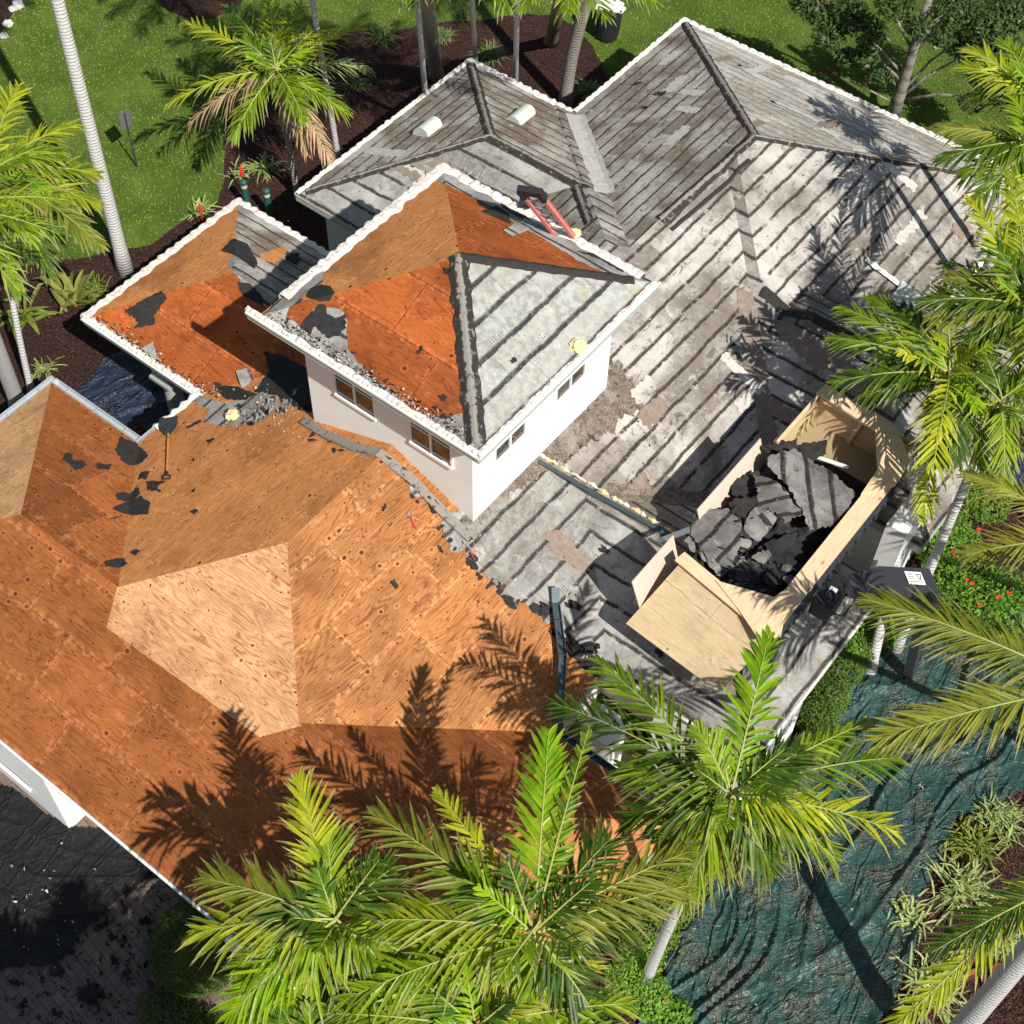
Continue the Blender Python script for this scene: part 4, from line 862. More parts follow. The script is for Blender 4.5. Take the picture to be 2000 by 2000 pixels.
palm('tall palm at the right edge with yellow lit fronds standing upright',at(2006,600,z),tips(z,[(1893,388,.6,dict(mat='frond_y',lw=.06)),(1965,330,.7,dict(mat='frond_y')),(1850,540,0,dict(mat='frond_olive')),(1820,620,-.2,dict(mat='frond_olive')),(2080,420,.5,{}),(1880,690,-.6,dict(mat='frond_d')),(2010,780,-1,dict(mat='frond_y')),(1800,590,0,dict(mat='frond_d')),(1930,470,.5,{}),(2030,560,.6,{})]),base=at(2010,1010,0),seed=18,lw=.055,extra=6,exlen=2.6)
palm('palm at the right edge just below the top corner, fronds over the roof corner',at(2020,285,z),tips(z,[(1836,250,0,dict(mat='frond_olive')),(1838,312,-.3,dict(mat='frond_d')),(1905,400,-.6,{}),(1975,440,-.6,dict(mat='frond_y')),(1880,345,-.4,{}),(1980,190,.3,{}),(2080,200,.2,{})]),seed=19)
palm('palm in the top right corner with pale yellow fronds',at(2015,190,z),tips(z,[(1888,95,.4,dict(mat='frond_y',lw=.06)),(1880,130,.3,dict(mat='frond_y')),(1960,80,.4,{}),(2090,60,.3,{}),(1900,190,-.2,dict(mat='frond_d'))]),seed=20)
z=8.2
palm('olive palm beyond the right edge, two combed fronds sweeping over the green tarp',at(2120,1350,z),base=at(2170,1560,0),fronds=tips(z,[(1697,1172,.3,dict(mat='frond_olive',ll=1.05,lw=.045,nl=96,arch=.1)),(1715,1445,-.2,dict(mat='frond_olive',ll=.95,lw=.048,nl=84,arch=.12)),(2060,1100,.4,{}),(2260,1250,0,{}),(2200,1550,-.5,{})]),seed=21,mat='frond_olive')
palm('palm with dark combed fronds at the right edge above the red flowering shrub',at(2110,1060,7.5),base=at(2140,1250,0),fronds=tips(7.5,[(1885,925,.2,dict(mat='frond_olive',nl=50,lw=.035,ll=.7)),(1885,1085,-.2,dict(mat='frond_olive',nl=50,lw=.035)),(2200,900,.2,{}),(2250,1150,0,{})]),seed=22,mat='frond_olive')
palm('smooth white trunked palm in the bottom right corner, one yellow frond hanging across',at(2140,1700,8.4),tips(8.4,[(1715,2040,-.8,dict(mat='frond_y',ll=.55,lw=.05,nl=60,arch=.12,base=at(2080,1690,8.5))),(1820,1860,-.2,dict(mat='frond_d',ll=.75,nl=54,lw=.035)),(2300,1550,.3,{}),(2250,1900,-.3,{})]),base=at(1800,2100,0),r0=.24,r1=.18,seed=23,bend=-.1)
z=6.2
palm('palm at the left edge, its wide fronds spreading over the lawn',at(-18,335,z),tips(z,[(40,165,.5,dict(mat='frond_y')),(152,244,.2,dict(mat='frond_y')),(192,340,-.1,dict(mat='frond_y',lw=.06)),(200,482,-.5,dict(mat='frond_olive')),(100,535,-.8,dict(mat='frond_d')),(95,372,.2,dict(mat='frond_lime',ll=.4,lw=.08)),(190,400,-.4,dict(mat='frond_y')),(30,560,-1.0,{}),(-120,200,.3,{}),(-150,420,-.3,{}),(60,470,-.3,dict(mat='frond')),(120,300,.4,dict(mat='frond')),(-40,520,-.8,{})]),base=at(62,765,0),seed=24,lw=.062,ll=.8,r0=.09,r1=.07)
z=4.8
palm('shaggy palm above the mulch bed with brown dead fronds hanging down',at(540,140,z),tips(z,[(355,45,0,dict(mat='frond_y')),(402,92,-.2,dict(mat='frond_d')),(325,205,-.6,dict(mat='frond_y',torn=.1)),(372,240,-1.0,dict(mat='frond_dead',torn=.2,droop=.6)),(455,270,-1.0,dict(mat='frond',torn=.1)),(525,-30,.4,{}),(590,5,.3,{}),(640,45,.1,dict(mat='frond_y')),(705,55,-.2,dict(mat='frond_y')),(722,135,-.6,dict(mat='stripe')),(640,180,-.5,{}),
  (650,322,-1.8,dict(mat='frond_dead',ll=.6,droop=.5)),(600,300,-1.8,dict(mat='frond_dead',ll=.5,droop=.6)),(560,240,-1.5,dict(mat='frond_dead',ll=.4,torn=.3)),(440,10,.3,dict(mat='frond_d')),(470,170,-.4,dict(mat='frond_d')),(600,100,.3,dict(mat='frond_lime',ll=.5)),(480,80,.5,dict(mat='frond')),(560,60,.6,dict(mat='frond_y'))]),base=at(582,388,0),r0=.10,r1=.09,tm='trunk_g',extra=3,exlen=2.2,seed=25,lw=.05,ll=.75)
# unseen palms added just below the frame to shade the driveway
for k,(x,y,zz) in enumerate([(10.2,-17.2,8.0),(9.2,-18.0,7.4),(8.0,-18.4,7.0),(9.6,-19.4,8.0)]):
    palm('unseen palm added outside the bottom edge to shade the driveway',(x,y,zz),[],extra=16,exlen=2.3,seed=60+k,lw=.07,ll=.9)
# bare-looking tall trunks whose crowns are above the picture
def tall(label,b,top,ztop,r0,r1,tm='trunk_w',seed=1,bend=.05,name='palm_tree',fr=13,flen=2.5,ext=5.2):
    B=at(*b,0); T_=at(*top,ztop); rnd=random.Random(seed)
    d=(T_-B); Tt=T_+d.normalized()*ext
    fl=[(Tt+Vector((math.cos(a)*flen,math.sin(a)*flen,rnd.uniform(-.5,.7))),{}) for a in [6.283*k/fr+rnd.uniform(-.2,.2) for k in range(fr)]]
    return palm(label,Tt,fl,base=B,r0=r0,r1=r1,tm=tm,seed=seed,bend=bend,nl=22,name=name)
tall('tall palm with a thick ringed white trunk leaning over the lawn',(246,532),(112,0),8.2,.20,.15,seed=31,fr=11,flen=2.6)
tall('slender palm trunk standing behind the shaggy palm',(662,318),(610,0),6.0,.09,.075,seed=32)
tall('slim white palm trunk left of the thick grey one, behind the middle roof',(836,250),(815,0),7.0,.085,.07,seed=33)
tall('slim white palm trunk right behind the tip of the middle roof',(930,150),(923,0),7.0,.075,.065,seed=34)
tall('slim white palm trunk right of the liriope clump in the mulch',(1006,200),(1010,0),7.0,.085,.075,seed=35)
tall('thick grey palm trunk with a flared foot in the mulch bed',(852,147),(834,0),6,.22,.19,'trunk_g',seed=36)
tall('brown palm trunk near the lawn edge at the top of the mulch bed',(1076,82),(1093,0),6,.20,.18,'trunk_b',seed=37)
tall('curved grey trunk leaning toward the dark bin',(1104,205),(1180,0),4.6,.20,.19,'trunk_g',seed=38,bend=.45,flen=2.2)
tall('thick pale trunk at the left edge beside the metal gutter',(38,795),(-22,640),4.5,.21,.2,'trunk_w',seed=39)
# ------------------------------------------------------------------ leafy plants
def leafcloud(centers,n,size,seed,flat=.6,asp=.5,shell=.55):
    r=np.random.default_rng(seed); Vs=[]
    for (c,rad) in centers:
        k=int(n*(rad[0]*rad[1]*rad[2])**(2/3)/sum((q_[0]*q_[1]*q_[2])**(2/3) for _,q_ in centers))
        d=r.normal(size=(k,3)); d/=np.linalg.norm(d,axis=1)[:,None]; rr=shell+(1-shell)*r.uniform(0,1,k)**.5*1.12; p=np.array(c)+d*rr[:,None]*np.array(rad)
        nrm=d*.8+r.normal(size=(k,3))*.55+np.array([0,0,.35]); nrm/=np.linalg.norm(nrm,axis=1)[:,None]
        t=np.cross(nrm,r.normal(size=(k,3))); t/=np.linalg.norm(t,axis=1)[:,None]; b=np.cross(nrm,t); s=size*r.uniform(.6,1.25,k)[:,None]
        Vs.append(np.stack([p-t*s,p+b*s*asp-nrm*s*.1,p+t*s+nrm*s*-.2,p-b*s*asp-nrm*s*.1],1))
    V=np.concatenate(Vs).reshape(-1,3); V[:,2]=np.maximum(V[:,2],.02); F=np.arange(len(V)).reshape(-1,4)
    uv=np.tile(np.array([[0,.5],[.5,1],[1,.5],[.5,0]]),(len(V)//4,1)); return V,F,uv
def bush(label,centers,n,size,mat,seed,cat='shrub',flowers=0,name='shrub',asp=.5,group=None,shell=.55,fmat='flower'):
    c0=centers[0][0]; root=empty(name,(c0[0],c0[1],0),label,cat,group)
    V,F,uv=leafcloud(centers,n,size,seed,asp=asp,shell=shell); fast('foliage',V,F,M[mat],root,uv=uv)
    mb=MB(); rnd=random.Random(seed)
    for c,rad in centers:
        for k in range(5):
            a=rnd.uniform(0,6.28); mb.tube([(c0[0]+rnd.uniform(-.05,.05),c0[1]+rnd.uniform(-.05,.05),0),(c[0]+math.cos(a)*rad[0]*.5,c[1]+math.sin(a)*rad[1]*.5,c[2])],[.02,.008],5)
    mb.build('stem',M['bark'],root)
    if flowers:
        for k in range(flowers):
            c,rad=rnd.choice(centers); a=rnd.uniform(0,6.28); e=rnd.uniform(.2,1.3); p=Vector((c[0]+math.cos(a)*math.cos(e)*rad[0]*1.05,c[1]+math.sin(a)*math.cos(e)*rad[1]*1.05,c[2]+math.sin(e)*rad[2]*1.05))
            f=MB()
            for j in range(9):
                d=Vector((rnd.gauss(0,1),rnd.gauss(0,1),rnd.uniform(.2,1))).normalized()*.05; s=d.cross(UP).normalized()*.025; f.add([p,p+d+s,p+d*1.4,p+d-s],[(0,1,2,3)])
            f.build('flower_head',M[fmat],root)
    return root
gb=lambda px,py,z=0:tuple(at(px,py,z))
def core(root,c,rad,mat):
    bm=bmesh.new(); bmesh.ops.create_icosphere(bm,subdivisions=3,radius=1); me=bpy.data.meshes.new('inner_foliage')
    for v in bm.verts:
        k=1+.08*noise.noise(v.co*3); v.co=Vector((v.co.x*rad[0]*k,v.co.y*rad[1]*k,v.co.z*rad[2]*k))
    bm.to_mesh(me); bm.free(); me.materials.append(M[mat]); o=bpy.data.objects.new('inner_foliage',me); COL.objects.link(o); o.parent=root; o.location=Vector(c)-root.location; return o
c=at(385,1850,.8); rt=bush('round clipped dark green topiary ball beside the driveway under the eave',[((c.x,c.y,.8),(.98,.98,.85))],26000,.028,'topiary',51,name='topiary',shell=.9); core(rt,(c.x,c.y,.8),(.9,.9,.78),'topiary')
c=at(330,1985,.4); bush('low dark shrub at the foot of the topiary ball',[((c.x,c.y,.3),(.8,.6,.35)),((c.x+.8,c.y+.2,.25),(.6,.5,.3))],5000,.035,'topiary',52)
L=[(1590,1415),(1615,1370),(1640,1320),(1600,1465),(1665,1290)]
bush('low dark green hedge between the white wall and the green tarp',[((*gb(x,y)[:2],.38),(.5,.5,.42)) for x,y in L],16000,.032,'bush',53,name='hedge')
bush('yellow green round leaved shrub under the lift arm',[((*gb(x,y)[:2],.45),(.42,.42,.42)) for x,y in[(1665,1245),(1700,1215),(1720,1250),(1650,1290)]],2600,.055,'bush_l',54,asp=.8)
bush('green shrub with red flowers between the white trunks and the dark palm fronds',[((*gb(x,y,.6)[:2],.55),(.62,.62,.55)) for x,y in[(1870,1060),(1900,1110),(1850,1120),(1925,1165),(1880,1180),(1960,1200),(1835,1060),(1970,1150)]],7500,.055,'bush_l',55,flowers=14)
bush('dark leafy shrub at the right edge beside the white trunks',[((*gb(x,y)[:2],.4),(.6,.6,.4)) for x,y in[(1870,980),(1920,1000),(1840,1040)]],5000,.05,'bush',56)
bush('small bright green plant at the bottom edge beside the green tarp',[((*gb(x,y,.2)[:2],.25),(.35,.35,.25)) for x,y in[(1290,1970),(1320,1985)]],1400,.05,'bush_l',57,flowers=1)
bush('yellow green shrub at the foot of the palm left of the green tarp',[((*gb(x,y)[:2],.5),(.5,.5,.45)) for x,y in[(1250,1880),(1225,1930),(1260,1960)]],5000,.04,'bush_l',58)
bush('dark hedge along the house wall behind the palms at the bottom',[((*gb(x,y)[:2],.5),(.6,.6,.5)) for x,y in[(1300,1780),(1330,1730),(1270,1830),(1290,1740)]],6000,.04,'bush',59,name='hedge')
def clump(label,c,n,l,w_,mat,seed,name='grass_clump',cat='grass clump',group=None,spread=1.0,h_=.6,stn=5,r=.12,red=False):
    rnd=random.Random(seed); c=Vector(c); mb=MB(); root=empty(name,(c.x,c.y,0),label,cat,group)
    for k in range(n):
        a=rnd.uniform(0,6.283); e=rnd.uniform(.25,1.35); L=l*rnd.uniform(.6,1.1); d=Vector((math.cos(a)*math.cos(e)*spread,math.sin(a)*math.cos(e)*spread,math.sin(e)*h_*1.6)); b=Vector((c.x+rnd.gauss(0,r),c.y+rnd.gauss(0,r),c.z))
        s=d.cross(UP).normalized(); ww=w_*rnd.uniform(.7,1.2); pr=[];uv=[]
        for i in range(stn):
            t=i/(stn-1); p=b+d*L*t-UP*L*t*t*.45*rnd.uniform(.8,1.2)*spread; wd=ww*(math.sin(math.pi*(.15+.8*t))*.5+.02); pr+=[p-s*wd,p+UP*-wd*.4,p+s*wd]; uv+=[(t,0),(t,.5),(t,1)]
        mb.add(pr,[(3*i+j,3*i+3+j,3*i+4+j,3*i+1+j) for i in range(stn-1) for j in(0,1)],uv)
    for v in range(len(mb.v)):
        x,y,z_=mb.v[v]
        if z_<.03: mb.v[v]=(x,y,.03)
    mb.build('leaves',M[mat],root); return root
LG='strappy clumps in the mulch bed'
for (px,py,lb,s,l) in [(744,72,'blue green strappy clump left of the thick grey trunk',61,.75),(864,72,'small strappy clump between the grey trunk and the slim white trunk',62,.5),(962,110,'blue green strappy clump between two slim white trunks behind the roof tip',63,.8),(690,165,'strappy clump in the mulch right of the shaggy palm',64,.6),(1150,180,'pale strappy clump in front of the curved trunk, touching the roof edge',65,.7),(905,30,'strappy clump at the lawn edge beside the second slim trunk',66,.4)]:
    clump(lb,at(px,py,.02),150,l,.028,'liriope',s,group=LG)
clump('spiky striped plant in the mulch beside the green bollard light',at(520,330,.05),60,.75,.05,'stripe',67,name='striped_plant',cat='plant')
for (px,py,lb,s,l) in [(1880,1735,'striped strappy plant in the bed right of the green tarp',71,.95),(1812,1935,'large striped strappy clump at the bottom edge right of the tarp',72,1.0),(1950,1600,'striped plant near the right edge where the tarp ends',73,.7),(1900,1650,'dark striped plant behind the lower right fronds',74,.8),(1960,1850,'low strappy plant by the thick white trunk',75,.7),(1770,1790,'small yellow striped plant touching the tarp edge',76,.55)]:
    clump(lb,at(px,py,.05),130,l,.045,'stripe' if s!=74 else 'croton_g',s,name='striped_plant',cat='plant',group='striped plants beside the tarp',r=.2)
clump('large broad leaved plant with bronze leaves below the white trunk at the left',at(140,590,.1),26,1.35,.17,'croton',81,name='broadleaf_plant',cat='plant',h_=.7,r=.15)
clump('broad leaved yellow green plant at the left edge in the mulch',at(45,620,.1),24,1.3,.15,'croton_g',82,name='broadleaf_plant',cat='plant',h_=.6,r=.2)
clump('fine leaved green plant between the bronze plant and the porch roof',at(185,570,.1),70,.8,.05,'croton_g',83,name='broadleaf_plant',cat='plant')
clump('small pale tufted plant beside the thin white trunk at the left',at(85,720,.05),50,.45,.035,'stripe',84,name='striped_plant',cat='plant')
clump('dark bronze leaf plant at the bottom right beside the thick white trunk',at(1935,1900,.05),14,.9,.16,'magnolia_r',85,name='broadleaf_plant',cat='plant')
clump('dark reddish leafy plant on the blue tarp by the porch column',at(275,845,.1),16,.5,.09,'magnolia_r',86,name='broadleaf_plant',cat='plant')
for px,py,lb,s in [(471,338,'ginger plant with one upright red bract beside the bollard light',87),(392,412,'ginger plant with a small red bract at the tip of the porch roof',88)]:
    r_=clump(lb,at(px,py,.05),22,.7,.07,'stripe',s,name='ginger_plant',cat='plant')
    b=at(px,py,.9); mb=MB(); mb.tube([(b.x,b.y,.05),(b.x,b.y,.75),(b.x,b.y,.85),(b.x+.02,b.y,1.05),(b.x+.02,b.y,1.25)],[.012,.012,.06,.055,.008],7); mb.build('bract',M['flower'],r_)
# magnolia in the top right
def magnolia():
    B=at(1742,232,0); root=empty('magnolia_tree',B,'dark leaved magnolia tree with a forked grey trunk and a fresh round pruning cut','tree')
    T1=at(1820,-20,5.2); mb=MB(); k1=B.lerp(T1,.42)
    mb.tube([B,B.lerp(T1,.2),k1,B.lerp(T1,.7),T1],[.25,.20,.17,.13,.11],10)
    br=[]; rnd=random.Random(7)
    def limb(a,b,r,n=3):
        a=Vector(a);b=Vector(b); m1=a.lerp(b,.5)+Vector((rnd.uniform(-.2,.2),rnd.uniform(-.2,.2),rnd.uniform(0,.25))); mb.tube([a,m1,b],[r,r*.7,r*.3],7,); br.append((a,m1,b))
    for (s,px,py,z,r) in [(.15,1880,110,2.6,.07),(.15,1930,190,2.0,.07),(.2,1900,60,3,.06),(.3,1690,70,3.4,.06),(.35,1650,40,3.6,.05),(.5,1900,0,4.4,.07),(.55,1700,-20,4.6,.06),(.25,1700,140,2.3,.05),(.6,1840,30,4.8,.05),(.12,1640,150,1.6,.04),(.7,1960,20,4.6,.05)]:
        limb(B.lerp(T1,s),at(px,py,z),r)
    mb.build('trunk',M['bark'],root,True)
    cut=at(1755,150,1.6); c=MB(); c.tube([cut-Vector((.0,.0,.0)),cut+Vector((.10,-.14,.06))],[.13,.12],14); c.build('pruned_stub',M['bark'],root)
    c=MB(); e=cut+Vector((.104,-.146,.063)); c.tube([e,e+Vector((.004,-.006,.002))],[.115,.115],14); c.build('cut_face',M['cut'],root)
    cl=[];cl2=[]
    for px,py,z,s in [(1600,20,3.4,.6),(1620,70,3.2,.55),(1660,30,3.6,.7),(1570,0,3.6,.5),(1700,60,3.6,.6),(1690,110,2.8,.45),(1650,110,2.6,.4),(1750,10,5,.6),(1860,20,4.6,.7),(1920,40,4.4,.8),(1880,90,3.2,.6),(1950,90,3.6,.8),(1980,20,4.4,.8),(1930,150,2.4,.6),(1900,200,1.8,.45),(1960,180,2.4,.6),(1720,150,2.2,.4),(1840,70,4.4,.45),(1790,50,5,.4)]:
        p=at(px,py,z); cl.append(((p.x,p.y,p.z),(s*.95,s*.95,s*.6)))
    V,F,uv=leafcloud(cl,10500,.10,91,asp=.42,shell=.15); fast('foliage',V,F,M['magnolia'],root,uv=uv)
    for px,py,z,s in [(1590,-5,3.6,.4),(1628,135,1.6,.22),(1700,155,1.4,.18),(1610,140,1.5,.15)]:
        p=at(px,py,z); cl2.append(((p.x,p.y,p.z),(s,s,s*.6)))
    V,F,uv=leafcloud(cl2,260,.08,92,asp=.42,shell=.1); fast('brown_leaves',V,F,M['magnolia_r'],root,uv=uv)
magnolia()
# ------------------------------------------------------------------ things on and around the roof
def scrap(p,size,mat,seed,parent=None,name='felt_scrap',label=None,cat='scrap',group=None,fn=roofz,asp=None,curl=.7,n=15):
    rnd=random.Random(seed); p=Vector(p); a0=rnd.uniform(0,3.14); asp=asp or rnd.uniform(.35,.85); mb=MB(); vs=[];inn=[]
    for k in range(n):
        a=2*math.pi*k/n; rr=size*rnd.uniform(.45,1.2)
        x=math.cos(a)*rr; y=math.sin(a)*rr*asp; X=p.x+x*math.cos(a0)-y*math.sin(a0); Y=p.y+x*math.sin(a0)+y*math.cos(a0)
        z=fn(X,Y); z=p.z if z<0 else z
        vs.append((X,Y,z+.02+rnd.random()**2*size*curl)); inn.append((p.x+(X-p.x)*.55,p.y+(Y-p.y)*.55,fn(p.x+(X-p.x)*.55,p.y+(Y-p.y)*.55)+.022))
    c=(p.x,p.y,fn(p.x,p.y)+.024); V=[c]+inn+vs; F=[]
    for k in range(n): k2=(k+1)%n; F+=[(0,1+k,1+k2),(1+k,1+n+k,1+n+k2,1+k2)]
    mb.add(V,F,[(v[0],v[1]) for v in V]); o=mb.build(name,M[mat])
    if label: tag(o,label,cat,group)
    return o
def mound(name,c,r,h_,mat,seed,label,cat,fn=roofz):
    rnd=random.Random(seed); bm=bmesh.new(); bmesh.ops.create_icosphere(bm,subdivisions=3,radius=1)
    for v in bm.verts:
        k=1+.45*noise.noise(v.co*2.2+Vector((seed,0,0))); v.co=Vector((v.co.x*r*k,v.co.y*r*k,v.co.z*h_*k))
    me=bpy.data.meshes.new(name); bm.to_mesh(me); bm.free(); me.materials.append(M[mat]); o=bpy.data.objects.new(name,me); COL.objects.link(o); o.location=(c[0],c[1],c[2]+h_*.6); return tag(o,label,cat)
# scraps of black felt
SC=[(312,612,0),(0,0,0)]
def on(px,py,tower=False): return (tp if tower else rp)(px,py)
scr=[(328,838,.22,'blackfelt',0,'black felt scrap wedged beside the blade of the shovel'),
 (750,995,.10,'blackfelt',0,'small black felt scrap below the second tower window'),(806,945,.18,'blackfelt',0,'black felt scrap torn near the foot of the tower, left of the snips'),(848,990,.20,'blackfelt',0,'pointed black felt scrap on the torn edge above the snips'),
 (771,1143,.11,'blackfelt',0,'small dark scrap in the middle of the bright orange plywood'),(860,1075,.08,'blackfelt',0,'dark triangular scrap just below the upper snips'),
 (1065,1192,.17,'blackfelt',0,'round black scrap above the fallen gutter'),(1120,1185,.18,'blackfelt',0,'black scrap on the grey felt right of the fallen gutter'),(1180,1075,.12,'blackfelt',0,'black scrap on the grey felt in front of the tower corner'),
 (1155,1269,.24,'blackfelt',0,'flat black felt scrap at the courtyard eave'),(1287,1277,.14,'blackfelt',0,'black scrap on grey felt beside the loose plywood panel'),
 (1272,900,.02,'felt',0,None),(1160,860,.16,'felt',0,'round grey scrap lying near the foot of the tower wall'),
 (1290,185,.16,'tar',0,'dark scrap high on the rear left slope'),(1245,165,.14,'tar',0,'slanted dark scrap near the rear eave'),(1258,212,.12,'tar',0,'small dark scrap below the slanted one on the rear slope'),
 (1510,200,.10,'tar',0,'tiny dark scrap on the pale striped north-east slope'),(1445,130,.10,'tar',0,'dark tab standing on the pale striped slope near the rear tip'),
 (1425,665,.16,'felt_clean',0,'pale torn felt flap sticking up in the palm shadow'),(1445,700,.14,'blackfelt',0,'black scrap below the pale torn flap'),
 (820,688,.10,'blackfelt',1,'small dark scrap on the bright orange tower slope'),(866,780,.09,'blackfelt',1,'dark scrap at the lower edge of the orange tower slope'),(1003,707,.09,'blackfelt',1,'dark scrap on the pale grey tower slope'),
 (905,540,.16,'felt_clean',1,'pale crumpled scrap at the tip of the tower roof'),(874,533,.12,'blackfelt',1,'black scrap just left of the tower tip')]
for i,(px,py,s,m_,tw,lb) in enumerate(scr):
    if lb: scrap(on(px,py,tw),s,m_,100+i,label=lb,group='torn felt scraps left on the roof',fn=towerz if tw else roofz)
# debris heap by the porch junction
hp=[(478,812,.20,'felt_clean'),(500,800,.22,'felt'),(520,808,.18,'blackfelt'),(455,815,.16,'foam'),(535,785,.20,'felt_clean'),(560,790,.18,'felt_clean'),(490,830,.16,'blackfelt'),(550,805,.18,'felt'),(510,822,.2,'felt_clean'),(575,770,.22,'felt'),(470,795,.14,'blackfelt'),(595,800,.14,'tar'),(445,828,.12,'felt_clean')]
for i,(px,py,s,m_) in enumerate(hp):
    scrap(on(px,py),s*.9,m_,200+i,curl=1.1,label='torn felt piece in the debris heap between the porch roof and the tower wall',group='torn felt pieces in the debris heap')
o=mound('foam_chunk',on(455,815),.17,.10,'foam',5,'cream foam chunk at the edge of the debris heap by the porch','foam chunk')
o=mound('foam_chunk',on(1128,678,True),.17,.10,'foam',6,'round cream foam chunk on the lower edge of the grey tower slope','foam chunk')
o=mound('foam_chunk',on(1120,462,True),.15,.10,'foam',7,'cream foam chunk at the foot of the red ladder rail','foam chunk')
# loose shingle board on the porch roof
p=on(484,742); mb=MB(); mb.bar(p+Vector((-.28,.12,.07)),p+Vector((.26,-.20,.02)),.34,.04); tag(mb.build('tile_piece',M['felt_clean']),'grey and white edged tile piece lying on the orange porch roof','tile')
# crumbs
r=np.random.default_rng(9); V=[];F=[]
def crumb(x,y,z,s):
    b=len(V); 
    for i in range(4):
        a=r.uniform(0,6.28); V.append((x+math.cos(a)*s,y+math.sin(a)*s*.7,z+.004+abs(r.normal())*s*.5))
    F.append((b,b+1,b+2)); F.append((b,b+2,b+3))
def crumbs(px,py,rx,ry,n,s,tw=False):
    for k in range(n):
        p=on(px+r.normal()*rx,py+r.normal()*ry,tw); crumb(p.x,p.y,p.z,s*r.uniform(.3,1.4))
for a in [(1230,830,90,60,260,.028),(1300,760,120,90,160,.022),(1080,900,30,40,120,.03),(1100,1200,80,60,120,.02),(1350,560,160,120,180,.022),(520,800,45,25,260,.035),(1000,1080,60,50,120,.025),(700,280,120,60,60,.02),(1500,560,200,100,120,.02)]: crumbs(*a)
for k in range(330):
    t=r.uniform(0,1); x=-1.9+5.6*t; y=-4.02+abs(r.normal())*.10; crumb(x,y,towerz(x,y)+.02,.045*r.uniform(.4,1.3))
for k in range(260):
    t=r.uniform(0,1); x=-9+4.6*t; y=-3.84+abs(r.normal())*.10; crumb(x,y,roofz(x,y)+.02,.04*r.uniform(.4,1.3))
for k in range(140): 
    p=on(1030+r.uniform(-60,160),680+r.normal()*50,True); crumb(p.x,p.y,p.z,.025)
tag(fast('roof_crumbs',np.array(V),np.array(F),M['debris']),'fine pale crumbs of mortar and grit strewn over the roofs','debris',kind='stuff')
V=[];F=[]
for a in [(1560,400,170,60,60,.03),(1120,1180,100,60,60,.035),(620,300,160,60,50,.03),(1240,900,120,90,90,.035),(800,600,90,90,0,.02),(320,900,120,120,50,.03),(560,1560,200,120,50,.022),(800,1200,130,130,60,.025)]: crumbs(*a)
for k in range(300):
    t=r.uniform(0,1); x=-1.9+5.6*t; y=-4.0+abs(r.normal())*.10; crumb(x,y,towerz(x,y)+.03,.045*r.uniform(.4,1.3))
for k in range(200):
    t=r.uniform(0,1); x=-9+4.6*t; y=-3.82+abs(r.normal())*.10; crumb(x,y,roofz(x,y)+.03,.045*r.uniform(.4,1.3))
dr=gp([(60,1900),(250,1760),(330,1720),(300,1960),(60,2000)])
for k in range(420):
    x=r.uniform(min(p[0] for p in dr),max(p[0] for p in dr)); y=r.uniform(min(p[1] for p in dr),max(p[1] for p in dr)); crumb(x,y,.03,.05*r.uniform(.3,1.8)*(2.2 if r.random()<.08 else 1))
tag(fast('tar_crumbs',np.array(V),np.array(F),M['blackfelt']),'black crumbs of torn felt strewn over roofs and driveway','debris',kind='stuff')
V=[];F=[]
for px,py,rx,ry,n,s in [(1500,1780,90,110,16,.05),(1560,1560,80,80,10,.05),(1700,1500,90,60,8,.05),(60,1750,60,60,26,.05),(110,1880,60,40,30,.03)]:
    for k in range(n):
        p=at(px+r.normal()*rx,py+r.normal()*ry,.35 if px>1000 else .25); crumb(p.x,p.y,p.z,s*r.uniform(.5,1.3))
tag(fast('tile_bits',np.array(V),np.array(F),M['debris']),'pale broken tile bits scattered on the tarps','debris',kind='stuff')
for i,(px,py,s) in enumerate([(170,1795,.18),(285,1800,.16),(110,1895,.22),(180,1945,.30),(30,1920,.16),(225,1880,.12),(250,1900,.14),(290,1880,.14),(195,1812,.14),(140,1860,.16)]):
    scrap(at(px,py,.03),s,'blackfelt',300+i,label='black torn felt scrap lying on the shaded driveway pavers',group='black scraps on the driveway',fn=lambda x,y:.03)
# foam bead line on the wing ridge
rnd=random.Random(3); k=0
A=rp(1060,893);B=rp(1308,1038)
for i in range(24):
    p=rp(1060+(1308-1060)*i/23,893+(1038-893)*i/23)
    if rnd.random()<.8: 
        mb=MB(); l=rnd.uniform(.08,.16); mb.tube([p+Vector((-l,0,.03)),p+Vector((0,rnd.uniform(-.02,.02),.055)),p+Vector((l,0,.03))],[.02,.05*rnd.uniform(.6,1.2),.02],7); mb.build('foam_bead',M['foam' if i%3 else 'mortar'],decks['wing'])
mb=MB(); mb.bar(A+Vector((0,-.16,.03)),rp(1308,1050)+Vector((0,0,.06)),.10,.03); mb.build('flashing',M['darkgutter'],decks['wing'])
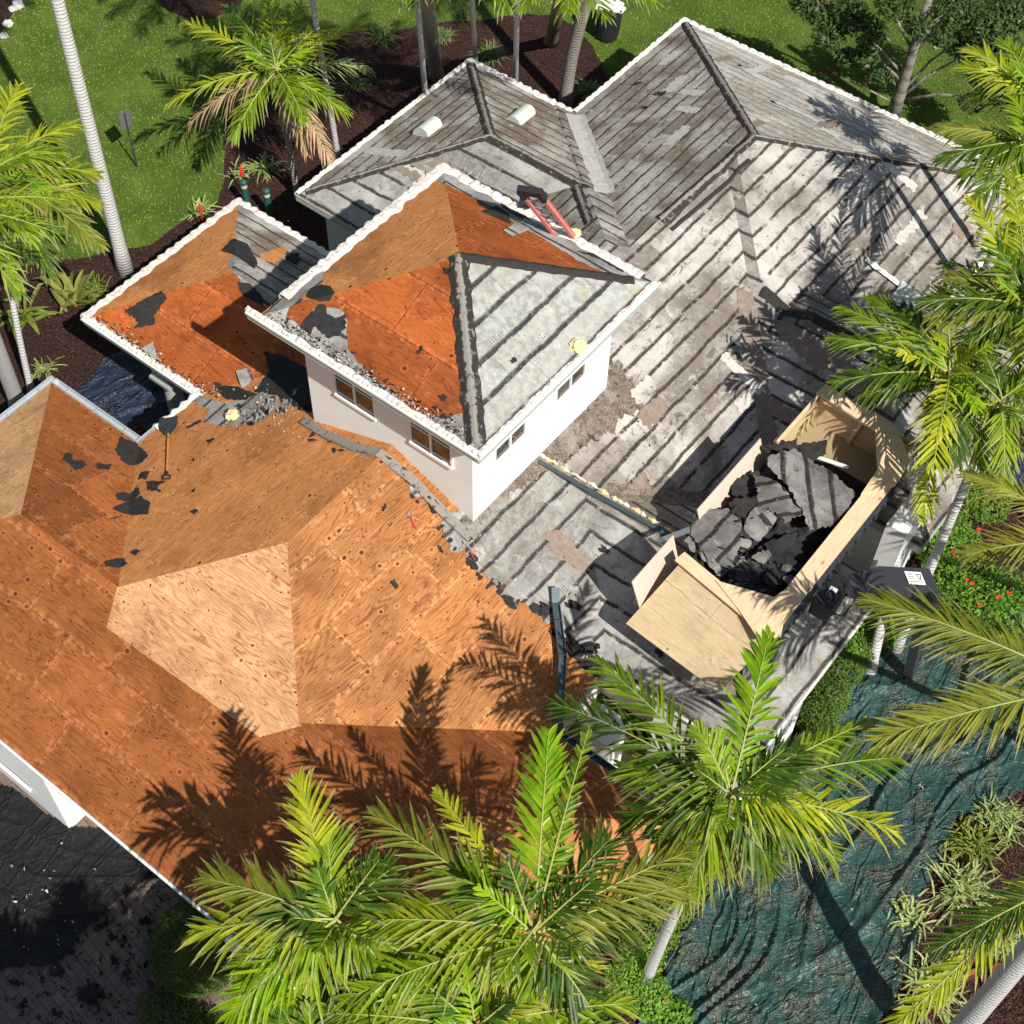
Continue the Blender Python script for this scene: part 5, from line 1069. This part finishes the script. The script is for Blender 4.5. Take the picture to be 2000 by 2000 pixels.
# fallen gutter
a=rp(1085,1185);b=Vector((7.35,-5.75,3.12)); mb=MB(); a=a+Vector((0,0,.12))
t=(b-a).normalized(); sd=t.cross(UP).normalized()
mid_=a.lerp(b,.45)+Vector((.10,.05,.05)); B0_=b; b=mid_; mb.bar(mid_,B0_,.16,.02); mb.bar(mid_+Vector((.06,.05,.05)),B0_+Vector((.06,.05,.05)),.015,.11); mb.bar(mid_-Vector((.06,.05,-.04)),B0_-Vector((.06,.05,-.04)),.015,.09); mb.bar(a,b,.16,.02); mb.bar(a+sd*.08+UP*.05,b+sd*.08+UP*.05,.015,.11); mb.bar(a-sd*.08+UP*.04,b-sd*.08+UP*.04,.015,.09)
for f_ in(.05,.35,.7,.97): c=a.lerp(b,f_)+UP*.09; mb.bar(c-sd*.09,c+sd*.09,.03,.012)
mb.bar(a+UP*.02,a-t*.3+UP*.12,.17,.015)
tag(mb.build('fallen_gutter',M['darkgutter']),'bent dark metal gutter lying loose across the corner of the orange roof','gutter')
# rubble along the courtyard eave
patch([(1072,1226),(1110,1238),(1180,1295),(1230,1330),(1215,1345),(1150,1315),(1100,1270)],'blackfelt',.03,decks['spine'],'roof',.03,.06,70)
for i,(px,py,s,m_) in enumerate([(1098,1250,.14,'felt_clean'),(1120,1268,.14,'blackfelt'),(1085,1240,.12,'tar'),(1140,1290,.12,'felt_clean')]):
    scrap(on(px,py),s,m_,330+i,curl=.9,label='crumpled felt piece in the torn seam at the courtyard eave',group='crumpled pieces at the courtyard eave')
# ------------------------------------------------------------------ shovel
s0=rp(331,818)+UP*.08; s1=rp(326,938)+UP*.05; SS=(s0-s1).length/1.47; root=empty('shovel',s1,'square bladed roofing shovel with an orange wooden shaft and black handle on the brown plywood','shovel')
t=(s0-s1).normalized(); sd=t.cross(UP).normalized(); nn=sd.cross(t)
mb=MB(); mb.tube([s1+t*.22,s1+t*1.05*SS],[.024,.026],10); mb.build('shaft',M['handle'],root)
mb=MB(); p0=s1+t*1.0*SS
vs=[];n=6
for i in range(7):
    f_=i/6; wd=.06+.15*min(1,f_*2.2)
    for j in range(5): u=(j-2)/2; vs.append(p0+t*(f_*.46*SS)+sd*wd*u+nn*(.03*u*u-.01+.02*(1-f_)))
mb.add(vs,[(i*5+j,i*5+j+1,i*5+j+6,i*5+j+5) for i in range(6) for j in range(4)]); mb.tube([p0-t*.1,p0+t*.12],[.028,.02],8); mb.build('blade',M['blacksteel'],root)
mb=MB(); mb.tube([s1+t*.28,s1+t*.16],[.03,.035],8); mb.tube([s1+t*.18,s1+t*.12+sd*.075,s1+sd*.08,s1-sd*.08,s1+t*.12-sd*.075,s1+t*.18],.018,7); mb.build('handle',M['blackrub'],root)
# ------------------------------------------------------------------ snips
def snips(px,py,label):
    p=rp(px,py)+UP*.03; root=empty('tin_snips',p,label,'snips','red handled snips on the orange plywood')
    d=(rp(px+22,py+22)-rp(px,py)).normalized(); s=d.cross(UP).normalized(); 
    mb=MB(); mb.bar(p-d*.02,p-d*.13+s*.02,.03,.015); mb.bar(p-d*.02,p-d*.12-s*.03,.03,.012); mb.tube([p-UP*.01,p+UP*.02],.025,8); mb.build('jaws',M['steel'],root)
    for sg in(-1,1):
        h_=MB(); h_.tube([p,p+d*.07+s*.05*sg,p+d*.16+s*.085*sg,p+d*.26+s*.10*sg],[.012,.018,.018,.012],7); h_.build('handle',M['redplastic'],root)
snips(803,1012,'red handled snips lying open on orange plywood, the upper pair near the tower wall'); snips(918,1073,'red handled snips lying open near the torn grey edge, the lower pair')
# ------------------------------------------------------------------ ladder
top=tp(1015,372)+UP*.55; 
A0=at(1120,462,7.98); foot=at(1222,594,4.98)
A1=A0
while True:
    A1=A1+(A0-foot).normalized()*.02; v_=RC@(np.array(A1)-CAM)
    if v_[0]/v_[2]*FPX+1000<1055 or (A1-A0).length>3: break
root=empty('ladder',A0,'red fibreglass ladder with black top pads leaning over the rear eave of the tower','ladder')
tdir=(A1-A0).normalized(); sdl=Vector((-.86,-.5,0)).normalized(); sdl=(at(1005,370,A1.z)-A1); sdl.z=0; wl=.42; sdl=sdl.normalized()
nn=sdl.cross(tdir)
for sg in(0,1):
    mb=MB(); o_=sdl*wl*sg; mb.bar(foot+o_,A1+o_,.03,.10,up=nn); mb.bar(foot+o_+nn*.05,A1+o_+nn*.05,.075,.012,up=nn); mb.bar(foot+o_-nn*.05,A1+o_-nn*.05,.075,.012,up=nn); mb.build('rail',M['red'],root)
for k in range(int((A1-foot).length/.3)):
    c=A1-tdir*(.12+.3*k); mb=MB(); mb.tube([c,c+sdl*wl],.018,8); mb.build('rung',M['steel'],root)
mb=MB(); 
for sg in (0,1):
    c=A1+sdl*wl*sg; mb.bar(c-tdir*.28,c+tdir*.04,.11,.17,up=nn)
mb.bar(A1-sdl*.05,A1+sdl*(wl+.05),.20,.14,up=nn); mb.bar(A1-sdl*.03-tdir*.12+nn*.08,A1+sdl*(wl+.03)-tdir*.12+nn*.08,.2,.03,up=nn); mb.build('top_pad',M['blackrub'],root)
for i,(dx,dy) in enumerate([(0,0)]):
    scrap(at(1028,398,8.1),.2,'blackfelt',350,label='black torn felt hanging under the ladder top at the tower eave',group='torn felt scraps left on the roof',fn=lambda x,y:8.02,curl=1.2)
# ------------------------------------------------------------------ raised debris box on a lift
BX=empty('debris_box',(8.6,.6,4.25),'raised wooden debris box full of torn grey roofing felt on a black lift','dumpster')
x0,x1,y0,y1,zb,zt=7.45,9.75,-2.15,3.7,4.32,5.25
mb=MB(); mb.box((x0,y0,zb-.06),(x1,y1,zb)); mb.build('floor',M['ply_crate'],BX)
def panel(c,name='side_panel',mat='ply_crate',th=.02):
    c=[Vector(v) for v in c]; n_=(c[1]-c[0]).cross(c[3]-c[0]).normalized()*th; u=(c[1]-c[0]).length; v=(c[3]-c[0]).length
    mb=MB(); mb.add(c+[p+n_ for p in c],[(0,1,2,3),(7,6,5,4),(0,4,5,1),(1,5,6,2),(2,6,7,3),(3,7,4,0)],[(0,0),(u,0),(u,v),(0,v)]*2); return mb.build(name,M[mat],BX)
panel([(x0,y1,zb),(x1,y1,zb),(x1+.12,y1+.1,zt),(x0-.0,y1+.1,zt)]); panel([(x1,y1,zb),(x1,y0,zb),(x1+.12,y0,zt),(x1+.12,y1+.1,zt)])
panel([(x0,1.9,zb),(x0,y1,zb),(x0-.0,y1+.1,zt),(x0-.05,1.9,zt)]); panel([(x0,-.75,zb),(x0,1.75,zb),(x0-.33,1.75,zt+.02),(x0-.33,-.75,zt+.02)],mat='pinkboard'); panel([(x0+.02,-3.1,zb-.1),(x0-.05,-1.6,zb-.1),(x0-.36,-1.6,zt),(x0-.36,-3.1,zt)],mat='pinkboard')
FP=panel([(7.30,-3.45,4.28),(9.72,-3.62,4.28),(10.08,-2.35,zt),(7.62,-2.0,zt)],name='loose_panel')
def plank(a,b,w_,th=.045,up=(0,0,1),name='rim_board'): 
    mb=MB(); mb.bar(a,b,w_,th,up=up); return mb.build(name,M['lumber'],BX)
plank((x1+.12,y0-.35,zt+.03),(x1+.12,2.55,zt+.03),.40); plank((x0-.02,y1+.12,zt+.033),(9.3,y1-.02,zt+.033),.36)
mb=MB(); 
def prism(P,z0,z1): 
    n=len(P); mb.add([(x,y,z0) for x,y in P]+[(x,y,z1) for x,y in P],[tuple(range(n))[::-1],tuple(range(n,2*n))]+[(i,(i+1)%n,(i+1)%n+n,i+n) for i in range(n)],[(y,x) for x,y in P]*2)
prism([(8.75,3.92),(9.35,3.86),(10.05,3.2),(10.12,2.4),(9.66,1.75),(9.60,2.55)],zt+.055,zt+.095); mb.build('corner_board',M['lumber'],BX)
mb=MB(); prism([(9.95,-2.72),(10.2,-2.35),(9.72,-1.2),(9.60,-1.65),(8.45,-2.05),(9.2,-2.35)],zt+.055,zt+.095); mb.build('corner_board',M['lumber'],BX)
plank((7.52,-1.98,zt+.03),(10.1,-2.38,zt+.03),.30); plank((x0+.03,1.9,zt+.0),(x0+.03,y1,zt+.0),.06,.09,name='top_rail'); plank((x0+.1,y1-.03,zt-.1),(x1-.1,y1-.03,zt-.1),.06,.09,name='top_rail')
plank((8.45,y1-.05,zb+.0),(8.62,y1-.02,zt-.06),.09,.05,up=(0,1,0),name='stud'); plank((x1-.04,.8,zb+.05),(x1+.02,.8,zt-.02),.05,.09,up=(0,1,0),name='stud')
mb=MB(); mb.bar((x1+.36,y0-.3,zt-.1),(x1+.36,2.7,zt-.1),.07,.16)
for k in range(14):
    yy=-2.3+.38*k; mb.box((x1+.33,yy,zt-.2),(x1+.44,yy+.09,zt-.03))
mb.bar((x0+.2,y0,zb-.14),(x0+.2,y1,zb-.14),.1,.14); mb.bar((x1-.2,y0,zb-.14),(x1-.2,y1,zb-.14),.1,.14)
mb.build('steel_frame',M['blacksteel'],BX)
mb=MB(); e0=Vector((10.35,-.55,4.75)); mb.box((10.15,-.95,4.45),(10.60,-.35,4.95)); mb.box((10.22,-.30,4.50),(10.52,.05,4.85)); mb.tube([(10.4,-.65,4.95),(10.4,-.65,5.02)],.11,12); mb.tube([(10.5,-.8,4.6),(10.8,-.6,4.5),(10.8,-.2,4.7),(10.4,.0,4.8)],.02,6)
pb=mb.build('power_unit',M['blackrub'],BX); mb=MB(); mb.box((10.3,-.55,4.955),(10.46,-.42,4.965)); mb.build('sticker',M['paper'],pb)
# lift arm
La=Vector((10.3,.15,4.35)); Lb=at(1822,1152,3.55)
mb=MB()
d=(Lb-La).normalized(); s=d.cross(UP).normalized()
def sect(c,w_,h_): return [c-s*w_/2-UP*h_/2,c+s*w_/2-UP*h_/2,c+s*w_/2+UP*h_/2,c-s*w_/2+UP*h_/2]
secs=[sect(La,.28,.22),sect(La.lerp(Lb,.3),.55,.32),sect(La.lerp(Lb,.45),.78,.45),sect(Lb,.80,.50)]
for i in range(3): mb.add(secs[i]+secs[i+1],[(0,1,5,4),(1,2,6,5),(2,3,7,6),(3,0,4,7)])
mb.add(secs[3],[(0,1,2,3)]); mb.add(secs[0],[(3,2,1,0)])
AR=mb.build('lift_arm',M['blacksteel'],BX)
mb=MB(); e=Lb-d*.05; mb.bar(e-UP*.2,Vector((e.x+.35,e.y-.0,.1)),.26,.22); mb.build('lift_mast',M['blacksteel'],BX)
lc=La.lerp(Lb,.79)+UP*.262+s*-.10
def onarm(u,v,z=.004): return lc+d*u+s*v+UP*z
mb=MB(); mb.add([onarm(-.22,-.17),onarm(.22,-.17),onarm(.22,.17),onarm(-.22,.17)],[(0,1,2,3)]); wl_=mb.build('warning_label',M['paper'],AR)
for p in wl_.data.polygons: pass
mb=MB()
def ln(a,b,w_=.014): 
    a2,b2=onarm(*a,.010),onarm(*b,.010); mb.bar(a2,b2,w_,.004)
ln((.06,-.10),(.18,-.10));ln((.18,-.10),(.12,.05));ln((.12,.05),(.06,-.10))
for k in range(4): ln((-.18,-.12+.045*k),(-.02-.02*(k%2),-.12+.045*k),.010)
ln((-.18,.10),(.18,.10),.012); mb.build('warning_marks',M['blackrub'],wl_)
# rusty hook under lift, white post
mb=MB(); mb.box((10.2,2.55,0),(10.7,3.6,3.85)); mb.build('wall',M['stucco_w'],HOUSE)
# stamp on the loose panel
P0=Vector((7.30,-3.45,4.28));PU=(Vector((9.72,-3.62,4.28))-P0).normalized();PV=(Vector((7.62,-2.0,zt))-P0).normalized();PN=PU.cross(PV).normalized()
cu=bpy.data.curves.new('stamp','FONT'); cu.body='DURX'; cu.size=.16; cu.extrude=.001; so0=bpy.data.objects.new('tmp',cu); COL.objects.link(so0); bpy.context.view_layer.update(); me=bpy.data.meshes.new_from_object(so0.evaluated_get(bpy.context.evaluated_depsgraph_get())); bpy.data.objects.remove(so0); me.materials.clear(); me.materials.append(simple('inkgrey',(.16,.13,.10),.8,.1,.2)); so=bpy.data.objects.new('ink_stamp',me); COL.objects.link(so)
M4=Matrix.Identity(4)
v_=Vector(ray(1421,1238)); c_=Vector(CAM)+v_*((P0-Vector(CAM)).dot(PN)/v_.dot(PN))+PN*.026+PU*.12
for i in range(3): M4[i][0]=-PU[i]; M4[i][1]=-PV[i]; M4[i][2]=PN[i]; M4[i][3]=c_[i]
so.parent=FP; bpy.context.view_layer.update(); so.matrix_world=M4
# torn sheets inside
mound_=MB(); 
bm=bmesh.new(); bmesh.ops.create_grid(bm,x_segments=46,y_segments=90,size=.5); me=bpy.data.meshes.new('felt_heap')
for v in bm.verts:
    x=8.55+v.co.x*2.5; y=.35+v.co.y*4.9; e=min(1,(.5-abs(v.co.x))*7)*min(1,(.5-abs(v.co.y))*7)
    n1=noise.noise(Vector((x*1.5,y*1.5,2))); n2=abs(noise.noise(Vector((x*4,y*4,5)))); k=1 if y<1.9 else max(0,1-(y-1.9)*1.3)
    v.co=Vector((x-8.6,y-.6,4.4-4.25+(.45+.25*n1+.28*n2)*e*k))
bm.to_mesh(me); bm.free(); me.materials.append(M['blackfelt']); ho=bpy.data.objects.new('felt_heap',me); COL.objects.link(ho); ho.location=(8.6,.6,4.25); tag(ho,'black tangled mass of torn felt filling the debris box under the grey sheets','felt heap')
def fsheet(pts,z,mat,seed,label,curv=.25,tilt=(0,0),thick=.012,uvr=0,uvo=0):
    P=[at(x,y,z) for x,y in Z(pts,1300,650)]; c=sum((Vector(p) for p in P),Vector())/len(P); poly=ragged([(p.x,p.y) for p in P],.06,.035,seed)
    bm=bmesh.new(); vs=[bm.verts.new((x,y,0)) for x,y in poly]; 
    for t in tess(poly):
        try: bm.faces.new([vs[i] for i in t])
        except Exception: pass
    for _ in range(3): bmesh.ops.subdivide_edges(bm,edges=[e for e in bm.edges if e.calc_length()>.10],cuts=1,use_grid_fill=True)
    uvl=bm.loops.layers.uv.new('UVMap')
    for f in bm.faces:
        for l in f.loops: 
            x,y=l.vert.co.x,l.vert.co.y; l[uvl].uv=(x*math.cos(uvr)-y*math.sin(uvr)+uvo,x*math.sin(uvr)+y*math.cos(uvr)+uvo)
    for v in bm.verts:
        x,y=v.co.x-c.x,v.co.y-c.y; v.co.z=z+tilt[0]*x+tilt[1]*y+curv*(noise.noise(Vector((v.co.x*1.1,v.co.y*1.1,seed)))*.6+(abs(noise.noise(Vector((v.co.x*2.2,v.co.y*2.2,seed))))-.2)*.35+noise.noise(Vector((v.co.x*6,v.co.y*6,seed)))*.10)-curv*.25*(x*x+y*y)
    for f in bm.faces: f.smooth=True
    me=bpy.data.meshes.new('felt_sheet'); bm.to_mesh(me); bm.free(); me.materials.append(M[mat]); o=bpy.data.objects.new('felt_sheet',me); COL.objects.link(o); tag(o,label,'felt sheet','torn felt sheets in the debris box'); return o
FS=[([(560,660),(700,640),(860,720),(1020,850),(1000,930),(910,1010),(780,1055),(740,960),(650,820),(555,710)],5.35,'felt_clean','largest grey felt sheet on top of the debris, arched in the middle of the box',.35,(-.05,.05),.9),
 ([(480,740),(600,790),(690,880),(745,980),(640,1040),(555,950),(430,1010),(500,900)],5.22,'felt_clean','folded grey felt sheet left of the largest one',.3,(.1,0),2.2),
 ([(155,940),(345,930),(390,1000),(420,1080),(350,1280),(230,1230),(140,1080)],5.1,'felt_clean','square grey felt sheet hanging over the left side of the box',.25,(.1,0),1.6),
 ([(400,1080),(450,1000),(560,960),(600,1010),(520,1105)],5.15,'felt_clean','small pale felt piece in the middle of the debris',.2,(0,.2),.3),
 ([(330,1270),(480,1190),(620,1170),(600,1230),(430,1295)],5.05,'felt','mottled felt strip above the black pieces near the lower corner',.3,(0,-.2),.5),
 ([(330,1290),(560,1240),(650,1290),(500,1345),(350,1350)],5.0,'blackfelt','black curled felt sheet near the lower corner of the box',.35,(0,0),0),
 ([(540,1130),(700,1080),(740,1180),(640,1250),(560,1210)],5.12,'blackfelt','black felt piece below the largest grey sheet',.35,(0,.1),0),
 ([(610,1300),(720,1255),(735,1330),(640,1400)],4.95,'tar','dark shiny felt piece leaning against the right side of the box',.2,(.2,0),0),
 ([(500,600),(690,590),(800,640),(700,700),(560,650)],5.2,'blackfelt','black felt flap at the top left gap of the box',.35,(0,.1),0),
 ([(700,600),(870,575),(870,650),(770,700)],5.15,'tar','dark triangular piece beside the inner stud',.3,(0,0),0),
 ([(380,1370),(560,1350),(590,1440),(420,1450)],4.95,'blackfelt','black felt piece in the lower corner beside the rim board',.3,(0,0),0),
 ([(350,800),(500,740),(560,830),(470,900),(370,880)],5.0,'blackfelt','black creased felt against the pink board',.3,(0,0),0),
 ([(130,1080),(230,1200),(330,1290),(300,1320),(150,1180),(100,1110)],5.0,'felt','narrow felt strip hanging off the open left side',.2,(.1,.1),1.0)]
FS=[(a_,b_,('felt_bin' if c_ in('felt','felt_clean') else c_),d_,e_*.8,f_,g_) for a_,b_,c_,d_,e_,f_,g_ in FS]
for i,(pts,z_,m_,lb,cv,tl,ur) in enumerate(FS): fsheet(pts,z_,m_,40+i,lb,cv,tl,uvr=ur,uvo=3.7*i)
rs=random.Random(5)
for k in range(15):
    cx,cy=rs.choice([(1540,1010),(1500,1080),(1450,1110),(1530,1120),(1580,960),(1470,1000),(1440,1050)]); cx+=rs.uniform(-20,20); cy+=rs.uniform(-18,18)
    a0=rs.uniform(0,3.14); r_=rs.uniform(14,36); pts=[((cx+math.cos(a0+j*2*math.pi/6)*r_*rs.uniform(.5,1.3)-1300)*2.76,(cy+math.sin(a0+j*2*math.pi/6)*r_*rs.uniform(.3,1.0)-650)*2.76) for j in range(6)]
    fsheet(pts,5.0+rs.uniform(-.05,.16),rs.choice(['felt_bin','blackfelt','tar','felt_bin']),140+k,'small crumpled torn felt fragment among the larger sheets in the debris box',.25,(rs.uniform(-.3,.3),rs.uniform(-.3,.3)),uvr=rs.uniform(0,3))
mb=MB(); p=at(1320,1050,4.9); mb.bar(p+Vector((-.3,-.2,-.2)),p+Vector((.15,.3,.1)),.14,.03); tag(mb.build('metal_strip',M['steel']),'shiny bent metal strip beside the left side of the debris box','metal strip')
mb=MB(); p=at(1625,905,4.95); mb.bar(p+Vector((-.35,-.05,0)),p+Vector((.35,.1,.03)),.10,.02); tag(mb.build('metal_strip',M['drip']),'white metal strip lying inside the box near the stud','metal strip')
# long dark pole shadow piece on wing roof
# ------------------------------------------------------------------ garden objects
b=at(268,327,0); root=empty('lawn_sign',b,'small grey backed sign on a thin dark post standing on the lawn','sign')
mb=MB(); mb.tube([(b.x,b.y,0),(b.x,b.y,2.05)],.025,8); mb.build('post',M['blacksteel'],root)
mb=MB(); mb.box((b.x-.03,b.y-.22,1.5),(b.x-.01,b.y+.22,2.1)); o=mb.build('sign_panel',M['signgrey'],root)
mb=MB(); mb.box((b.x-.005,b.y-.02,1.55),(b.x+.0,b.y+.02,2.05)); mb.build('bracket',M['blackrub'],root)
def bollard(px,py,lb):
    b=at(px,py,0); root=empty('bollard_light',b,lb,'bollard','green bollard lights in the mulch')
    mb=MB(); mb.tube([(b.x,b.y,0),(b.x,b.y,.85)],.10,16); mb.build('post',M['bollard'],root)
    mb=MB(); mb.tube([(b.x,b.y,.85),(b.x,b.y,.98)],.095,16); mb.build('lens',M['cream'],root)
    mb=MB(); mb.tube([(b.x,b.y,.98),(b.x,b.y,1.07),(b.x,b.y,1.12)],[.115,.11,.04],16); mb.build('cap',M['bollard'],root)
bollard(528,425,'green bollard light with a cream collar beside the porch roof edge'); bollard(484,408,'dark green bollard light half hidden behind the porch roof edge')
b=at(1185,72,0); root=empty('planter_bin',b,'large black bin topped with white bags behind the curved trunk','bin')
mb=MB(); mb.tube([(b.x,b.y,0),(b.x,b.y,.2),(b.x,b.y,1.15)],[.36,.40,.47],20); mb.build('bin_body',M['blackrub'],root)
for k,(dx,dy) in enumerate([(-.25,-.1),(.2,.15),(.0,.05)]):
    o=mound('bag',(b.x+dx,b.y+dy,1.05),.27,.16,'paper',k+3,None,None); o.parent=root; o.location=Vector((b.x+dx,b.y+dy,1.15))-root.location
rnd=random.Random(8)
for k,(px,py) in enumerate([(8,72),(16,48),(26,20),(34,8),(30,-4),(38,14)]):
    p=at(px,py,0); o=mound('edging_stone',(p.x,p.y,0),.13+.05*rnd.random(),.08,'stone',k+20,'white edging stone at the rim of the mulch bed in the top left corner','stone'); o['group']='white edging stones'
